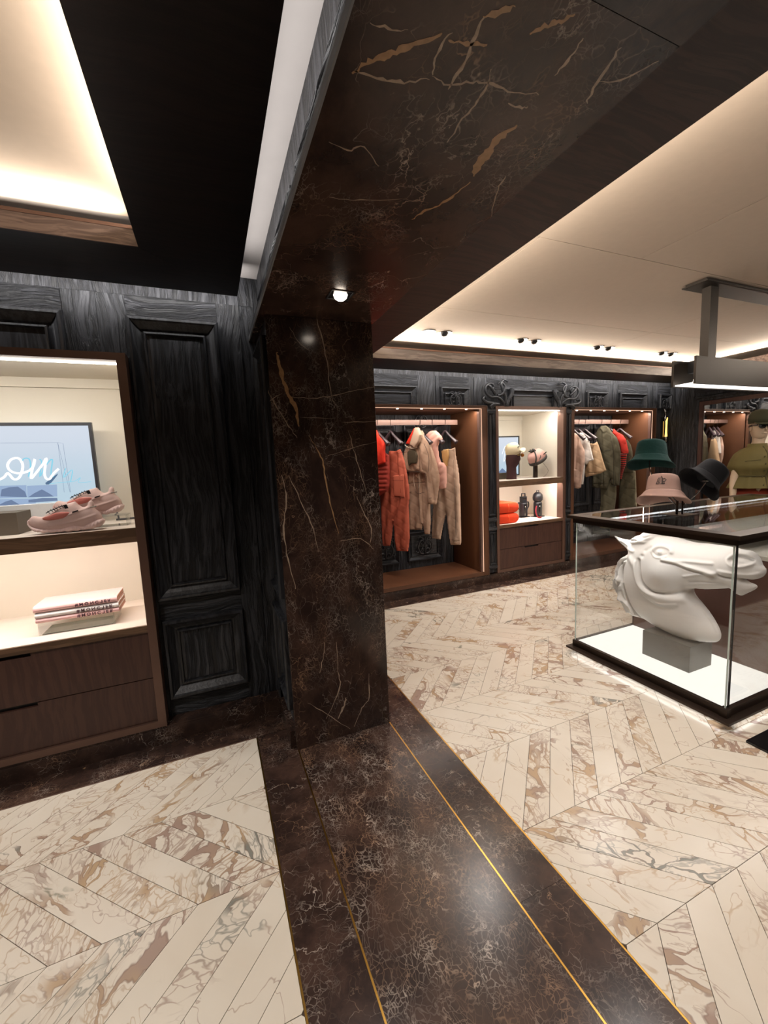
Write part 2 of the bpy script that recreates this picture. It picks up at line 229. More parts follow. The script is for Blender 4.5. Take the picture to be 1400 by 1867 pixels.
D = json.loads('''{"horse":[[2.191,0.869],[2.141,0.826],[2.078,0.788],[2.054,0.768],[2.081,0.742],[2.123,0.694],[2.141,0.635],[2.137,0.59],[2.158,0.539],[2.162,0.491],[2.136,0.451],[2.11,0.403],[2.076,0.367],[2.05,0.311],[2.033,0.292],[1.985,0.294],[1.923,0.301],[1.871,0.282],[1.796,0.266],[1.717,0.258],[1.642,0.258],[1.564,0.273],[1.504,0.29],[1.466,0.309],[1.451,0.34],[1.456,0.376],[1.484,0.427],[1.526,0.482],[1.561,0.52],[1.604,0.555],[1.628,0.579],[1.626,0.601],[1.593,0.616],[1.552,0.621],[1.5,0.637],[1.444,0.655],[1.414,0.666],[1.395,0.655],[1.376,0.637],[1.353,0.638],[1.328,0.659],[1.293,0.691],[1.283,0.71],[1.295,0.721],[1.323,0.727],[1.352,0.741],[1.315,0.743],[1.286,0.754],[1.26,0.774],[1.249,0.797],[1.25,0.82],[1.268,0.84],[1.278,0.872],[1.299,0.898],[1.324,0.911],[1.352,0.909],[1.39,0.914],[1.45,0.918],[1.545,0.915],[1.626,0.911],[1.698,0.92],[1.758,0.926],[1.819,0.921],[1.851,0.923],[1.86,0.94],[1.885,0.941],[1.918,0.937],[1.956,0.933],[1.96,0.915],[2.012,0.895],[2.037,0.869],[2.052,0.857],[2.132,0.859]],"h_eye":[[1.783,0.829]],"h_brow":[[1.832,0.831],[1.809,0.86],[1.763,0.871],[1.717,0.859],[1.709,0.841]],"h_under":[[1.832,0.819],[1.811,0.794],[1.776,0.792],[1.738,0.808]],"h_nostril":[[1.387,0.85],[1.37,0.871],[1.336,0.874],[1.302,0.863]],"h_nosrim":[[1.392,0.831],[1.399,0.855],[1.377,0.884],[1.337,0.894],[1.298,0.881],[1.291,0.852],[1.328,0.824],[1.373,0.817],[1.392,0.831]],"h_cheek":[[1.764,0.685]],"h_jaw":[[1.924,0.742],[1.913,0.659],[1.881,0.581],[1.822,0.546],[1.759,0.549],[1.691,0.569],[1.638,0.592]],"h_crest":[[1.752,0.785],[1.678,0.784],[1.606,0.768],[1.538,0.76],[1.467,0.753]],"h_crest2":[[1.664,0.795],[1.574,0.805],[1.476,0.814]],"h_mouth":[[1.442,0.752],[1.411,0.741],[1.364,0.743],[1.324,0.738]],"h_lip":[[1.437,0.775],[1.383,0.773],[1.309,0.776],[1.261,0.794]],"h_jawline":[[1.614,0.63],[1.534,0.67],[1.446,0.693]],"h_neck1":[[1.999,0.745],[1.944,0.687],[1.92,0.606],[1.88,0.548],[1.805,0.517],[1.712,0.519],[1.639,0.541]],"h_neck2":[[1.87,0.516],[1.772,0.477],[1.666,0.5]],"h_maneedge":[[2.04,0.746],[2.059,0.662],[2.053,0.574],[2.026,0.482],[1.988,0.394],[1.941,0.32]],"h_m0":[[2.053,0.734],[2.098,0.671],[2.087,0.602],[2.052,0.547],[2.07,0.497]],"h_m1":[[2.067,0.732],[2.122,0.657],[2.115,0.586],[2.09,0.528],[2.103,0.47],[2.049,0.412]],"h_m2":[[2.134,0.563],[2.137,0.498],[2.102,0.442],[2.044,0.395],[2.023,0.329]],"h_m3":[[2.043,0.71],[2.074,0.641],[2.063,0.571]],"h_m4":[[2.084,0.493],[2.058,0.427],[1.997,0.391],[1.968,0.329]],"h_m5":[[2.03,0.871],[1.977,0.887],[1.916,0.888],[1.867,0.912]],"h_m6":[[2.002,0.857],[1.95,0.87],[1.899,0.882]],"h_m7":[[1.952,0.925],[1.917,0.913],[1.884,0.926]],"h_ear":[[2.142,0.853],[2.084,0.827],[2.019,0.803],[1.983,0.8]],"h_earpit":[[2.112,0.831],[2.046,0.811]],"h_temple":[[1.9,0.777]],"h_temple2":[[1.849,0.845],[1.881,0.818]],"rust_trousers":[[4.322,1.636],[4.251,1.626],[4.185,1.649],[4.143,1.495],[4.123,1.367],[4.107,1.23],[4.105,1.084],[4.116,1.065],[4.12,0.796],[4.123,0.636],[4.144,0.492],[4.282,0.481],[4.298,0.591],[4.3,0.736],[4.308,0.831],[4.32,0.792],[4.343,0.635],[4.369,0.53],[4.461,0.525],[4.463,0.822],[4.459,1.115],[4.42,1.354],[4.371,1.495]],"rust_pocket":[[4.259,1.351],[4.123,1.367],[4.119,1.111],[4.253,1.123]],"red_shirt":[[4.471,1.692],[4.388,1.833],[4.323,1.872],[4.287,1.864],[4.255,1.794],[4.207,1.741],[4.19,1.7],[4.197,1.62],[4.198,1.503],[4.291,1.477],[4.451,1.471]],"quilt_vest":[[4.492,1.504],[4.263,1.622],[4.21,1.583],[4.209,1.438],[4.226,1.237],[4.249,1.186],[4.296,1.163],[4.35,1.129],[4.502,1.126]],"beige_jacket":[[4.46,1.697],[4.396,1.731],[4.311,1.856],[4.273,1.853],[4.234,1.775],[4.188,1.706],[4.136,1.535],[4.098,1.376],[4.091,1.282],[4.133,0.998],[4.23,1.0],[4.23,1.188],[4.234,1.355],[4.288,1.361],[4.328,1.386],[4.478,1.385],[4.503,1.415],[4.521,1.544],[4.488,1.65]],"hood":[[4.284,1.89],[4.24,1.885],[4.209,1.801],[4.236,1.72],[4.293,1.653],[4.357,1.7],[4.312,1.81]],"hood_red":[[4.423,1.712],[4.373,1.787],[4.314,1.883],[4.279,1.893],[4.289,1.827],[4.334,1.746],[4.366,1.701]],"jacket_lining":[[4.4,1.617],[4.369,1.639],[4.303,1.635],[4.275,1.572],[4.294,1.478],[4.354,1.48],[4.386,1.443],[4.403,1.54]],"beige_skirt":[[4.519,1.393],[4.406,1.38],[4.304,1.378],[4.282,1.281],[4.301,1.184],[4.265,1.038],[4.263,0.792],[4.278,0.63],[4.34,0.627],[4.361,0.756],[4.377,0.68],[4.55,0.667],[4.55,0.878],[4.527,1.183]],"pink_vest":[[4.373,1.812],[4.317,1.851],[4.253,1.851],[4.188,1.778],[4.173,1.72],[4.218,1.728],[4.239,1.659],[4.228,1.544],[4.206,1.476],[4.17,1.474],[4.149,1.426],[4.146,1.274],[4.156,1.178],[4.2,1.168],[4.253,1.178],[4.264,1.324],[4.307,1.548],[4.351,1.734]],"beige_trousers":[[4.332,1.631],[4.239,1.63],[4.186,1.646],[4.183,1.554],[4.154,1.361],[4.144,1.166],[4.145,0.922],[4.145,0.724],[4.142,0.534],[4.15,0.483],[4.268,0.471],[4.28,0.562],[4.297,0.713],[4.309,0.875],[4.357,0.709],[4.393,0.526],[4.495,0.532],[4.496,0.647],[4.469,0.961],[4.406,1.156],[4.342,1.266],[4.325,1.464]],"drawstring":[[4.303,1.615],[4.217,1.634],[4.214,1.557],[4.237,1.432],[4.271,1.428],[4.293,1.512]],"hg_t2":[[4.303,1.972],[4.304,1.852],[4.185,1.67]],"hg_t1":[[4.294,1.972],[4.297,1.859],[4.173,1.7]],"pink_long":[[4.403,1.716],[4.359,1.784],[4.329,1.808],[4.303,1.804],[4.256,1.788],[4.23,1.738],[4.208,1.666],[4.166,1.541],[4.163,1.4],[4.189,1.225],[4.202,1.046],[4.234,1.026],[4.275,1.037],[4.281,1.105],[4.309,1.11],[4.399,1.119],[4.402,1.555]],"white_tee":[[4.298,1.786],[4.262,1.809],[4.228,1.78],[4.186,1.715],[4.167,1.626],[4.146,1.519],[4.124,1.412],[4.175,1.399],[4.203,1.349],[4.216,1.372],[4.221,1.274],[4.236,1.081],[4.269,1.083],[4.274,1.185],[4.304,1.185],[4.308,1.636]],"tan_skirt":[[4.237,1.65],[4.198,1.638],[4.159,1.666],[4.133,1.585],[4.096,1.424],[4.053,1.264],[4.121,1.225],[4.279,1.174],[4.288,1.197],[4.289,1.27],[4.271,1.405],[4.243,1.539]],"olive_jacket":[[4.362,1.749],[4.345,1.83],[4.305,1.89],[4.247,1.891],[4.211,1.853],[4.167,1.768],[4.124,1.711],[4.101,1.629],[4.082,1.52],[4.074,1.339],[4.084,1.038],[4.173,1.047],[4.181,1.142],[4.219,0.989],[4.398,1.014],[4.388,1.182],[4.34,1.2],[4.289,1.255],[4.293,1.532],[4.346,1.683]],"olive_trousers":[[4.33,1.084],[4.155,1.111],[4.147,0.898],[4.162,0.701],[4.172,0.407],[4.245,0.402],[4.275,0.4],[4.328,0.406],[4.338,0.636],[4.325,0.781]],"red_tee":[[4.281,1.781],[4.26,1.852],[4.223,1.798],[4.158,1.747],[4.122,1.681],[4.089,1.515],[4.094,1.482],[4.153,1.48],[4.175,1.502],[4.178,1.566],[4.207,1.669],[4.244,1.736]],"striped_top":[[4.374,1.492],[4.145,1.484],[4.152,1.332],[4.179,1.221],[4.198,1.109],[4.22,1.119],[4.34,1.244]],"olive_vest":[[4.238,1.648],[4.214,1.686],[4.173,1.606],[4.153,1.512],[4.148,1.428],[4.172,1.383],[4.13,1.231],[4.136,1.204],[4.259,1.205],[4.269,1.33],[4.242,1.471]],"olive_cargo":[[4.277,1.225],[4.14,1.226],[4.129,1.042],[4.114,0.72],[4.117,0.47],[4.181,0.417],[4.23,0.658],[4.263,0.461],[4.322,0.408],[4.321,0.752],[4.318,1.043]],"hg_e":[[4.299,1.989],[4.296,1.849],[4.129,1.705]],"sn_upper":[[-0.845,1.277],[-0.84,1.29],[-0.825,1.3],[-0.805,1.295],[-0.788,1.293],[-0.768,1.306],[-0.74,1.321],[-0.716,1.336],[-0.688,1.349],[-0.661,1.356],[-0.647,1.358],[-0.636,1.343],[-0.62,1.329],[-0.6,1.332],[-0.592,1.351],[-0.582,1.359],[-0.572,1.355],[-0.568,1.335],[-0.569,1.321],[-0.547,1.293],[-0.538,1.262],[-0.543,1.228],[-0.579,1.215],[-0.684,1.214],[-0.767,1.214],[-0.82,1.229],[-0.841,1.25]],"sn_sole":[[-0.848,1.278],[-0.842,1.286],[-0.84,1.261],[-0.812,1.242],[-0.75,1.23],[-0.698,1.233],[-0.658,1.245],[-0.62,1.234],[-0.583,1.252],[-0.538,1.263],[-0.533,1.242],[-0.546,1.226],[-0.555,1.22],[-0.571,1.216],[-0.583,1.213],[-0.599,1.214],[-0.615,1.208],[-0.631,1.213],[-0.647,1.207],[-0.662,1.212],[-0.681,1.206],[-0.7,1.212],[-0.719,1.207],[-0.734,1.213],[-0.753,1.208],[-0.767,1.214],[-0.786,1.211],[-0.803,1.218],[-0.818,1.22],[-0.834,1.235],[-0.845,1.25],[-0.85,1.267]],"sn_mesh":[[-0.777,1.29],[-0.75,1.3],[-0.719,1.311],[-0.689,1.312],[-0.665,1.307],[-0.676,1.293],[-0.692,1.281],[-0.734,1.276],[-0.771,1.279]],"sn_line":[[-0.791,1.29],[-0.757,1.299],[-0.73,1.31],[-0.7,1.316],[-0.673,1.313]],"sn_laces":[[-0.765,1.311],[-0.746,1.323],[-0.728,1.328],[-0.708,1.338],[-0.691,1.343]],"sn_band":[[-0.756,1.25],[-0.68,1.256],[-0.621,1.269],[-0.56,1.287]],"sn_band2":[[-0.668,1.297],[-0.627,1.312],[-0.575,1.331]],"sn_tab":[[-0.577,1.327],[-0.549,1.331]],"sn_patch":[[-0.653,1.308],[-0.629,1.315]],"sn_tongue":[[-0.691,1.339],[-0.679,1.349],[-0.659,1.356],[-0.647,1.347],[-0.655,1.34],[-0.671,1.335],[-0.672,1.323]],"sn_lock":[[-0.691,1.346],[-0.677,1.349],[-0.668,1.327],[-0.682,1.324]],"neon_o":[[-1.088,1.508],[-1.07,1.505],[-1.05,1.517],[-1.032,1.536],[-1.012,1.503],[-0.989,1.506],[-0.97,1.541],[-0.962,1.58],[-0.971,1.611],[-0.989,1.618],[-1.011,1.609],[-1.028,1.582],[-1.024,1.555],[-1.004,1.538],[-0.974,1.533],[-0.941,1.543]],"neon_n":[[-0.941,1.541],[-0.915,1.57],[-0.904,1.609],[-0.919,1.562],[-0.933,1.503],[-0.903,1.537],[-0.873,1.576],[-0.851,1.611],[-0.861,1.567],[-0.869,1.528],[-0.865,1.499],[-0.849,1.494],[-0.826,1.525],[-0.8,1.55]],"neon_sh":[[-0.872,1.472],[-0.856,1.463],[-0.83,1.489],[-0.806,1.524]],"case_a":[[-1.046,1.702],[-0.788,1.699],[-0.762,1.412]],"case_b":[[-0.788,1.699],[-0.764,1.694],[-0.759,1.411]],"case_c":[[-0.788,1.699],[-0.789,1.413]],"mount1":[[-0.958,1.397],[-0.93,1.417],[-0.913,1.426],[-0.892,1.437],[-0.877,1.425],[-0.859,1.41],[-0.841,1.392]],"mount2":[[-1.119,1.35],[-1.087,1.367],[-1.06,1.381],[-1.035,1.387],[-1.009,1.365],[-0.986,1.343]],"mount3":[[-1.081,1.41],[-1.071,1.448],[-1.039,1.458],[-0.998,1.459],[-0.97,1.43],[-0.964,1.397]],"mount4":[[-0.96,1.381],[-0.894,1.388],[-0.826,1.383],[-0.826,1.367],[-0.93,1.365],[-0.961,1.367]],"pan1":[[-0.957,1.461],[-0.819,1.46],[-0.825,1.391],[-0.963,1.395]],"pan2":[[-1.093,1.469],[-0.959,1.465],[-0.966,1.397],[-1.101,1.399]],"pan3":[[-1.101,1.396],[-0.927,1.387],[-0.93,1.342],[-1.108,1.341]],"ghost1":[[-0.966,1.595],[-0.951,1.614],[-0.93,1.61],[-0.928,1.57],[-0.944,1.512]],"ghost2":[[-0.882,1.608],[-0.875,1.588],[-0.893,1.509],[-0.861,1.567],[-0.824,1.606],[-0.839,1.526],[-0.828,1.505]],"ghost3":[[-0.767,1.551],[-0.783,1.499],[-0.737,1.541],[-0.752,1.473]],"ghost4":[[-0.853,1.466],[-0.802,1.471],[-0.735,1.474],[-0.702,1.494],[-0.715,1.466],[-0.652,1.467]],"tv":[[-0.63,1.805],[-0.643,1.42],[-1.034,1.801],[-1.089,1.347]],"vc0":[[0.557,2.305],[0.546,2.243],[0.577,2.094],[0.591,1.993],[0.603,1.85],[0.633,1.778]],"vc1":[[0.402,1.84],[0.507,1.838],[0.603,1.85],[0.718,1.879],[0.844,1.903]],"vc2":[[0.344,2.049],[0.352,1.994],[0.366,1.92],[0.389,1.846],[0.417,1.783],[0.424,1.699]],"vc3":[[0.474,1.653],[0.517,1.573],[0.54,1.505],[0.547,1.396],[0.574,1.256],[0.596,1.142]],"vc4":[[0.685,1.677],[0.702,1.595],[0.726,1.497],[0.77,1.34]],"vc5":[[0.323,1.462],[0.341,1.343],[0.318,1.212],[0.325,1.035],[0.354,0.879]],"vc6":[[0.709,1.33],[0.742,1.242],[0.783,1.151],[0.77,1.05]],"vc7":[[0.553,0.551],[0.551,0.385],[0.552,0.278],[0.468,0.132]],"vc8":[[0.725,0.327],[0.721,0.185],[0.675,0.134],[0.623,0.038]],"vc9":[[0.374,0.25],[0.47,0.162],[0.599,0.029]],"vc10":[[0.587,0.222],[0.573,0.179],[0.534,0.112]],"vc11":[[0.488,0.565],[0.476,0.494],[0.448,0.396]],"vc12":[[0.29,1.869],[0.322,1.795],[0.367,1.719],[0.414,1.641]],"vc13":[[0.556,1.545],[0.702,1.588],[0.837,1.613]],"vc14":[[0.6,1.099],[0.719,1.099],[0.793,1.032]],"vc15":[[0.362,1.46],[0.406,1.338],[0.464,1.184],[0.483,1.056]],"vc16":[[0.293,1.819],[0.352,1.858]],"vc17":[[0.651,1.718],[0.843,1.724]],"vc18":[[0.434,1.744],[0.61,1.738]],"vc19":[[0.412,2.169],[0.458,2.099],[0.508,2.065]],"vs0":[[0.308,0.799],[0.325,0.77],[0.347,0.748],[0.372,0.729],[0.403,0.7],[0.427,0.677]],"vs1":[[0.477,0.631],[0.497,0.617],[0.516,0.599]],"vs2":[[0.477,0.632],[0.486,0.681],[0.494,0.722],[0.494,0.766]],"vs3":[[0.569,0.625],[0.59,0.604],[0.606,0.592],[0.62,0.576]],"vs4":[[0.309,0.793],[0.364,0.788],[0.406,0.781],[0.448,0.758]],"vs5":[[0.45,0.749],[0.489,0.757],[0.526,0.738],[0.556,0.729],[0.622,0.727],[0.672,0.712]],"vs6":[[0.563,0.884],[0.561,0.8],[0.565,0.752],[0.549,0.701]],"vs7":[[0.688,0.959],[0.675,0.914],[0.671,0.872],[0.668,0.833],[0.684,0.79]],"vs8":[[0.623,1.178],[0.636,1.133],[0.665,1.093],[0.681,1.037],[0.692,0.979]],"vs9":[[0.783,0.697],[0.758,0.639],[0.742,0.588]],"vs10":[[0.671,0.671],[0.67,0.632],[0.664,0.599]],"vs11":[[0.45,0.75],[0.437,0.711],[0.441,0.67]],"vs12":[[0.361,1.158],[0.446,1.141],[0.567,1.096]],"vs13":[[0.444,0.685],[0.477,0.677],[0.512,0.666]],"vs14":[[0.306,0.703],[0.338,0.701],[0.371,0.695]],"vs15":[[0.627,0.752],[0.66,0.752],[0.672,0.743]],"vs16":[[0.764,0.651],[0.811,0.627],[0.832,0.58]],"vs17":[[0.768,0.929],[0.789,1.0],[0.845,1.088]],"vs18":[[0.31,0.968],[0.358,0.981],[0.389,0.96],[0.445,1.004]],"vw":[[3,3,15,5,3,5,4,4,5,2.5,7,3,4,2,3,3,3,2,1.5,2],[9,7,5,7,5,4,4,17,7,4,4,3.5,2.5,6,3,4,3,3,3]]}''')
# ---------------- materials ----------------
def lin(hx):
    hx = hx.lstrip('#'); c = [int(hx[i:i + 2], 16) / 255 for i in (0, 2, 4)]
    return tuple(v / 12.92 if v < 0.04045 else ((v + 0.055) / 1.055) ** 2.4 for v in c) + (1,)
class NT:
    def __init__(s, name):
        s.m = bpy.data.materials.new(name); s.m.use_nodes = True; s.t = s.m.node_tree
        s.b = s.t.nodes['Principled BSDF']; s.o = s.t.nodes['Material Output']
    def n(s, typ, **kw):
        nd = s.t.nodes.new(typ)
        for k_, v in kw.items(): setattr(nd, k_, v)
        return nd
    def set(s, nd, i, v):
        if isinstance(v, bpy.types.NodeSocket): s.t.links.new(v, nd.inputs[i])
        else: nd.inputs[i].default_value = v
    def math(s, op, a, b=0.0, c=None, clamp=False):
        nd = s.n('ShaderNodeMath', operation=op, use_clamp=clamp); s.set(nd, 0, a); s.set(nd, 1, b)
        if c is not None: s.set(nd, 2, c)
        return nd.outputs[0]
    def vmath(s, op, a, b):
        nd = s.n('ShaderNodeVectorMath', operation=op); s.set(nd, 0, a); s.set(nd, 1, b); return nd.outputs[0]
    def coord(s, rand=0.0, scale=(1, 1, 1), rot=(0, 0, 0)):
        tc = s.n('ShaderNodeTexCoord').outputs['Object']
        if rand:
            oi = s.n('ShaderNodeObjectInfo').outputs['Random']
            cmb = s.n('ShaderNodeCombineXYZ'); 
            for i, k_ in enumerate((1.0, 7.3, 3.1)): s.set(cmb, i, s.math('MULTIPLY', oi, rand * k_))
            tc = s.vmath('ADD', tc, cmb.outputs[0])
        mp = s.n('ShaderNodeMapping'); s.set(mp, 0, tc); mp.inputs['Scale'].default_value = scale; mp.inputs['Rotation'].default_value = rot
        return mp.outputs[0]
    def noise(s, co, scale, detail=4, rough=0.55, dist=0.0):
        nd = s.n('ShaderNodeTexNoise'); s.set(nd, 'Vector', co); nd.inputs['Scale'].default_value = scale
        nd.inputs['Detail'].default_value = detail; nd.inputs['Roughness'].default_value = rough; nd.inputs['Distortion'].default_value = dist
        return nd
    def warp(s, co, scale, amt, detail=3):
        nz = s.noise(co, scale, detail).outputs['Color']
        d = s.vmath('SUBTRACT', nz, (0.5, 0.5, 0.5)); nd = s.n('ShaderNodeVectorMath', operation='SCALE'); s.set(nd, 0, d); nd.inputs['Scale'].default_value = amt
        return s.vmath('ADD', co, nd.outputs[0])
    def edge(s, co, scale, rnd=1.0):
        nd = s.n('ShaderNodeTexVoronoi', feature='DISTANCE_TO_EDGE'); s.set(nd, 'Vector', co); nd.inputs['Scale'].default_value = scale; nd.inputs['Randomness'].default_value = rnd
        return nd.outputs['Distance']
    def ramp(s, v, a, b, lo=0.0, hi=1.0):
        nd = s.n('ShaderNodeMapRange', interpolation_type='SMOOTHSTEP'); s.set(nd, 0, v); s.set(nd, 1, a); s.set(nd, 2, b); s.set(nd, 3, lo); s.set(nd, 4, hi)
        return nd.outputs[0]
    def mix(s, f, a, b):
        nd = s.n('ShaderNodeMix', data_type='RGBA'); s.set(nd, 0, f); s.set(nd, 6, a); s.set(nd, 7, b); return nd.outputs[2]
    def bump(s, h, strength=0.3, dist=0.002):
        nd = s.n('ShaderNodeBump'); s.set(nd, 'Height', h); nd.inputs['Strength'].default_value = strength; nd.inputs['Distance'].default_value = dist
        s.t.links.new(nd.outputs[0], s.b.inputs['Normal'])
    def base(s, c, rough=0.5, metal=0.0, spec=0.5):
        s.set(s.b, 'Base Color', c); s.set(s.b, 'Roughness', rough); s.set(s.b, 'Metallic', metal); s.b.inputs['Specular IOR Level'].default_value = spec
        return s
def plain(name, hx, rough=0.5, metal=0.0, noise=0.08, nscale=30, bump=0.0, spec=0.5):
    t = NT(name); c = lin(hx) if isinstance(hx, str) else hx
    co = t.coord(); nz = t.noise(co, nscale, 3).outputs['Fac']
    col = t.mix(nz, tuple(v * (1 - noise) for v in c[:3]) + (1,), tuple(min(v * (1 + noise), 1) for v in c[:3]) + (1,))
    t.base(col, rough, metal, spec)
    if bump: t.bump(nz, bump, 0.001)
    return t.m
def emis(name, col, strength):
    t = NT(name); t.base((0, 0, 0, 1), 1.0); t.b.inputs['Emission Color'].default_value = tuple(col) + (1,); t.b.inputs['Emission Strength'].default_value = strength
    return t.m
def ridge(t, co, scale, width, detail=4, off=(0, 0, 0), dist=0.0):
    n_ = t.noise(t.vmath('ADD', co, off), scale, detail, 0.55, dist).outputs['Fac']
    return t.ramp(t.math('ABSOLUTE', t.math('SUBTRACT', n_, 0.5)), 0.0, width, 1, 0)
def dark_marble(name, dens=0.5, gloss=0.1, scale=(1, 1, 1), rot=(0, 0, 0), lift=1.0):
    t = NT(name); co = t.coord(20, scale, rot)
    w1 = t.warp(co, 3.0, 0.18, 4); w2 = t.warp(w1, 14.0, 0.03, 3)
    vary = t.ramp(t.noise(co, 9, 2).outputs['Fac'], .35, .7, .35, 1.5)
    def thin(v, g_): return t.math('MULTIPLY', v, g_)
    m1 = t.ramp(t.noise(co, 2.1, 2).outputs['Fac'], 0.52 - dens * .12, 0.62 - dens * .10)
    m2 = t.ramp(t.noise(t.vmath('ADD', co, (5, 5, 5)), 3.8, 3).outputs['Fac'], 0.56 - dens * .22, 0.68 - dens * .2)
    m3 = t.ramp(t.noise(t.vmath('ADD', co, (9, 2, 5)), 3.0, 3).outputs['Fac'], 0.60 - dens * .26, 0.70 - dens * .2)
    r1 = thin(thin(ridge(t, w1, 1.3, 0.003, 6), m1), .7)
    r2 = thin(thin(ridge(t, w1, 2.9, 0.0045, 6, (7, 1, 3)), m2), .6)
    r3 = thin(thin(ridge(t, w2, 6.5, 0.009, 6, (2, 8, 1)), m3), .5)
    f1 = thin(thin(t.ramp(t.edge(t.warp(w2, 6, .12), 13.0), 0.0, 0.022, 1, 0), m2), .38)
    f2 = thin(thin(t.ramp(t.edge(t.vmath('ADD', w2, (3.1, 1.7, 9.2)), 34.0), 0.0, 0.06, 1, 0), m3), .26 + .1 * dens)
    v = t.math('MAXIMUM', t.math('MAXIMUM', r1, r2), t.math('MAXIMUM', r3, t.math('MAXIMUM', f1, f2)))
    v = t.math('MULTIPLY', v, vary, clamp=True)
    cloud = t.noise(w1, 5, 6, 0.65).outputs['Fac']
    base = t.mix(t.ramp(cloud, 0.35, 0.75), tuple(c_ * lift for c_ in lin('#2c201c')[:3]) + (1,), tuple(c_ * lift for c_ in lin('#4a372e')[:3]) + (1,))
    vcol = t.mix(t.ramp(t.noise(co, 4, 2).outputs['Fac'], 0.42, 0.6), lin('#a89a8e'), lin('#94755c'))
    base = t.mix(v, base, vcol)
    pm = t.math('MULTIPLY', t.ramp(t.noise(t.warp(co, 6, 0.2), 2.4, 5, 0.6).outputs['Fac'], 0.71, 0.74), t.ramp(t.noise(w2, 26, 4).outputs['Fac'], 0.42, 0.55))
    base = t.mix(t.math('MULTIPLY', pm, 0.75), base, lin('#a58669'))
    t.base(base, gloss, 0, 0.36)
    return t.m
def pale_marble(name):
    t = NT(name)
    oi = t.n('ShaderNodeObjectInfo').outputs['Random']
    tc = t.coord(31)
    rot = t.n('ShaderNodeVectorRotate', rotation_type='Z_AXIS'); t.set(rot, 'Vector', tc); t.set(rot, 'Angle', t.math('MULTIPLY', oi, 6.28))
    mp = t.n('ShaderNodeMapping'); t.set(mp, 0, rot.outputs[0]); mp.inputs['Scale'].default_value = (1.0, 0.55, 1)
    co = mp.outputs[0]
    w1 = t.warp(co, 3.5, 0.28, 4); w2 = t.warp(w1, 16, 0.04, 3)
    shift = t.math('MULTIPLY', t.math('SUBTRACT', t.math('FRACT', t.math('MULTIPLY', oi, 17.7)), 0.55), 0.30)
    msk = t.ramp(t.math('ADD', t.noise(co, 3.6, 3).outputs['Fac'], shift), 0.48, 0.60)
    msk2 = t.ramp(t.math('ADD', t.noise(t.vmath('ADD', co, (4, 8, 1)), 5.0, 3).outputs['Fac'], shift), 0.48, 0.60)
    wd = t.ramp(t.noise(w1, 8, 3).outputs['Fac'], 0.40, 0.75, 0.03, 0.20)
    q1 = t.math('DIVIDE', t.edge(w2, 12.0), wd)
    v1 = t.math('MULTIPLY', t.ramp(q1, 0.55, 1.0, 1, 0), msk)
    v1d = t.math('MULTIPLY', t.math('MULTIPLY', t.ramp(t.math('ABSOLUTE', t.math('SUBTRACT', q1, 0.75)), 0.0, 0.30, 1, 0), msk), 0.55)
    v2 = t.math('MULTIPLY', t.ramp(t.edge(t.vmath('ADD', w2, (2, 3, 4)), 30.0), 0.0, 0.10, 1, 0), t.math('MULTIPLY', msk2, 0.75))
    v3 = t.math('MULTIPLY', ridge(t, w1, 4.0, 0.008, 4), 0.65)
    v4 = t.math('MULTIPLY', t.math('MULTIPLY', ridge(t, w2, 9.0, 0.016, 4, (3, 3, 8)), 0.6), msk)
    v = t.math('MAXIMUM', t.math('MAXIMUM', v1, v2), t.math('MAXIMUM', v3, v4))
    base = t.mix(t.noise(co, 4, 4).outputs['Fac'], lin('#c9bdab'), lin('#dad3c6'))
    vc = t.mix(t.ramp(t.noise(co, 5, 2).outputs['Fac'], 0.40, 0.60), lin('#8d7163'), lin('#a98a64'))
    vc = t.mix(t.ramp(t.noise(t.vmath('ADD', co, (7, 7, 7)), 3.1, 2).outputs['Fac'], 0.60, 0.66), vc, lin('#64665f'))
    out = t.mix(t.math('MULTIPLY', v, 0.84), base, vc)
    out = t.mix(v1d, out, lin('#6a4a3c'))
    haze = t.ramp(t.noise(w1, 9, 6, .7).outputs['Fac'], 0.52, 0.75, 0, 0.35)
    out = t.mix(t.math('MULTIPLY', haze, msk), out, lin('#bb9f80'))
    gp = t.ramp(t.noise(t.warp(t.vmath('ADD', co, (1, 6, 3)), 6, .25), 2.6, 5).outputs['Fac'], 0.72, 0.735, 0, 0.7)
    out = t.mix(gp, out, lin('#6b6c5a'))
    t.base(out, 0.25, 0, 0.45)
    return t.m
def grain_wood(name, c0, c1, axis='z', rough=0.5, strength=1.0, dist=0.006, spec=0.5, rand=5, fine=1.25):
    t = NT(name); co = t.coord(rand)
    w1 = t.warp(co, 1.6, 0.16, 2)
    i = 'xyz'.index(axis); sc = [34 * fine] * 3; sc[i] = 1.6
    mp = t.n('ShaderNodeMapping'); t.set(mp, 0, w1); mp.inputs['Scale'].default_value = sc
    g1 = t.noise(mp.outputs[0], 1.0, 5, 0.65).outputs['Fac']
    sc2 = [110 * fine] * 3; sc2[i] = 5; mp2 = t.n('ShaderNodeMapping'); t.set(mp2, 0, w1); mp2.inputs['Scale'].default_value = sc2
    g2 = t.noise(mp2.outputs[0], 1.0, 3, 0.6).outputs['Fac']
    h = t.math('ADD', t.ramp(g1, 0.38, 0.62), t.math('MULTIPLY', g2, 0.5))
    t.base(t.mix(t.ramp(h, 0.3, 1.2), c0, c1), rough, 0, spec)
    if strength: t.bump(h, strength, dist)
    return t.m
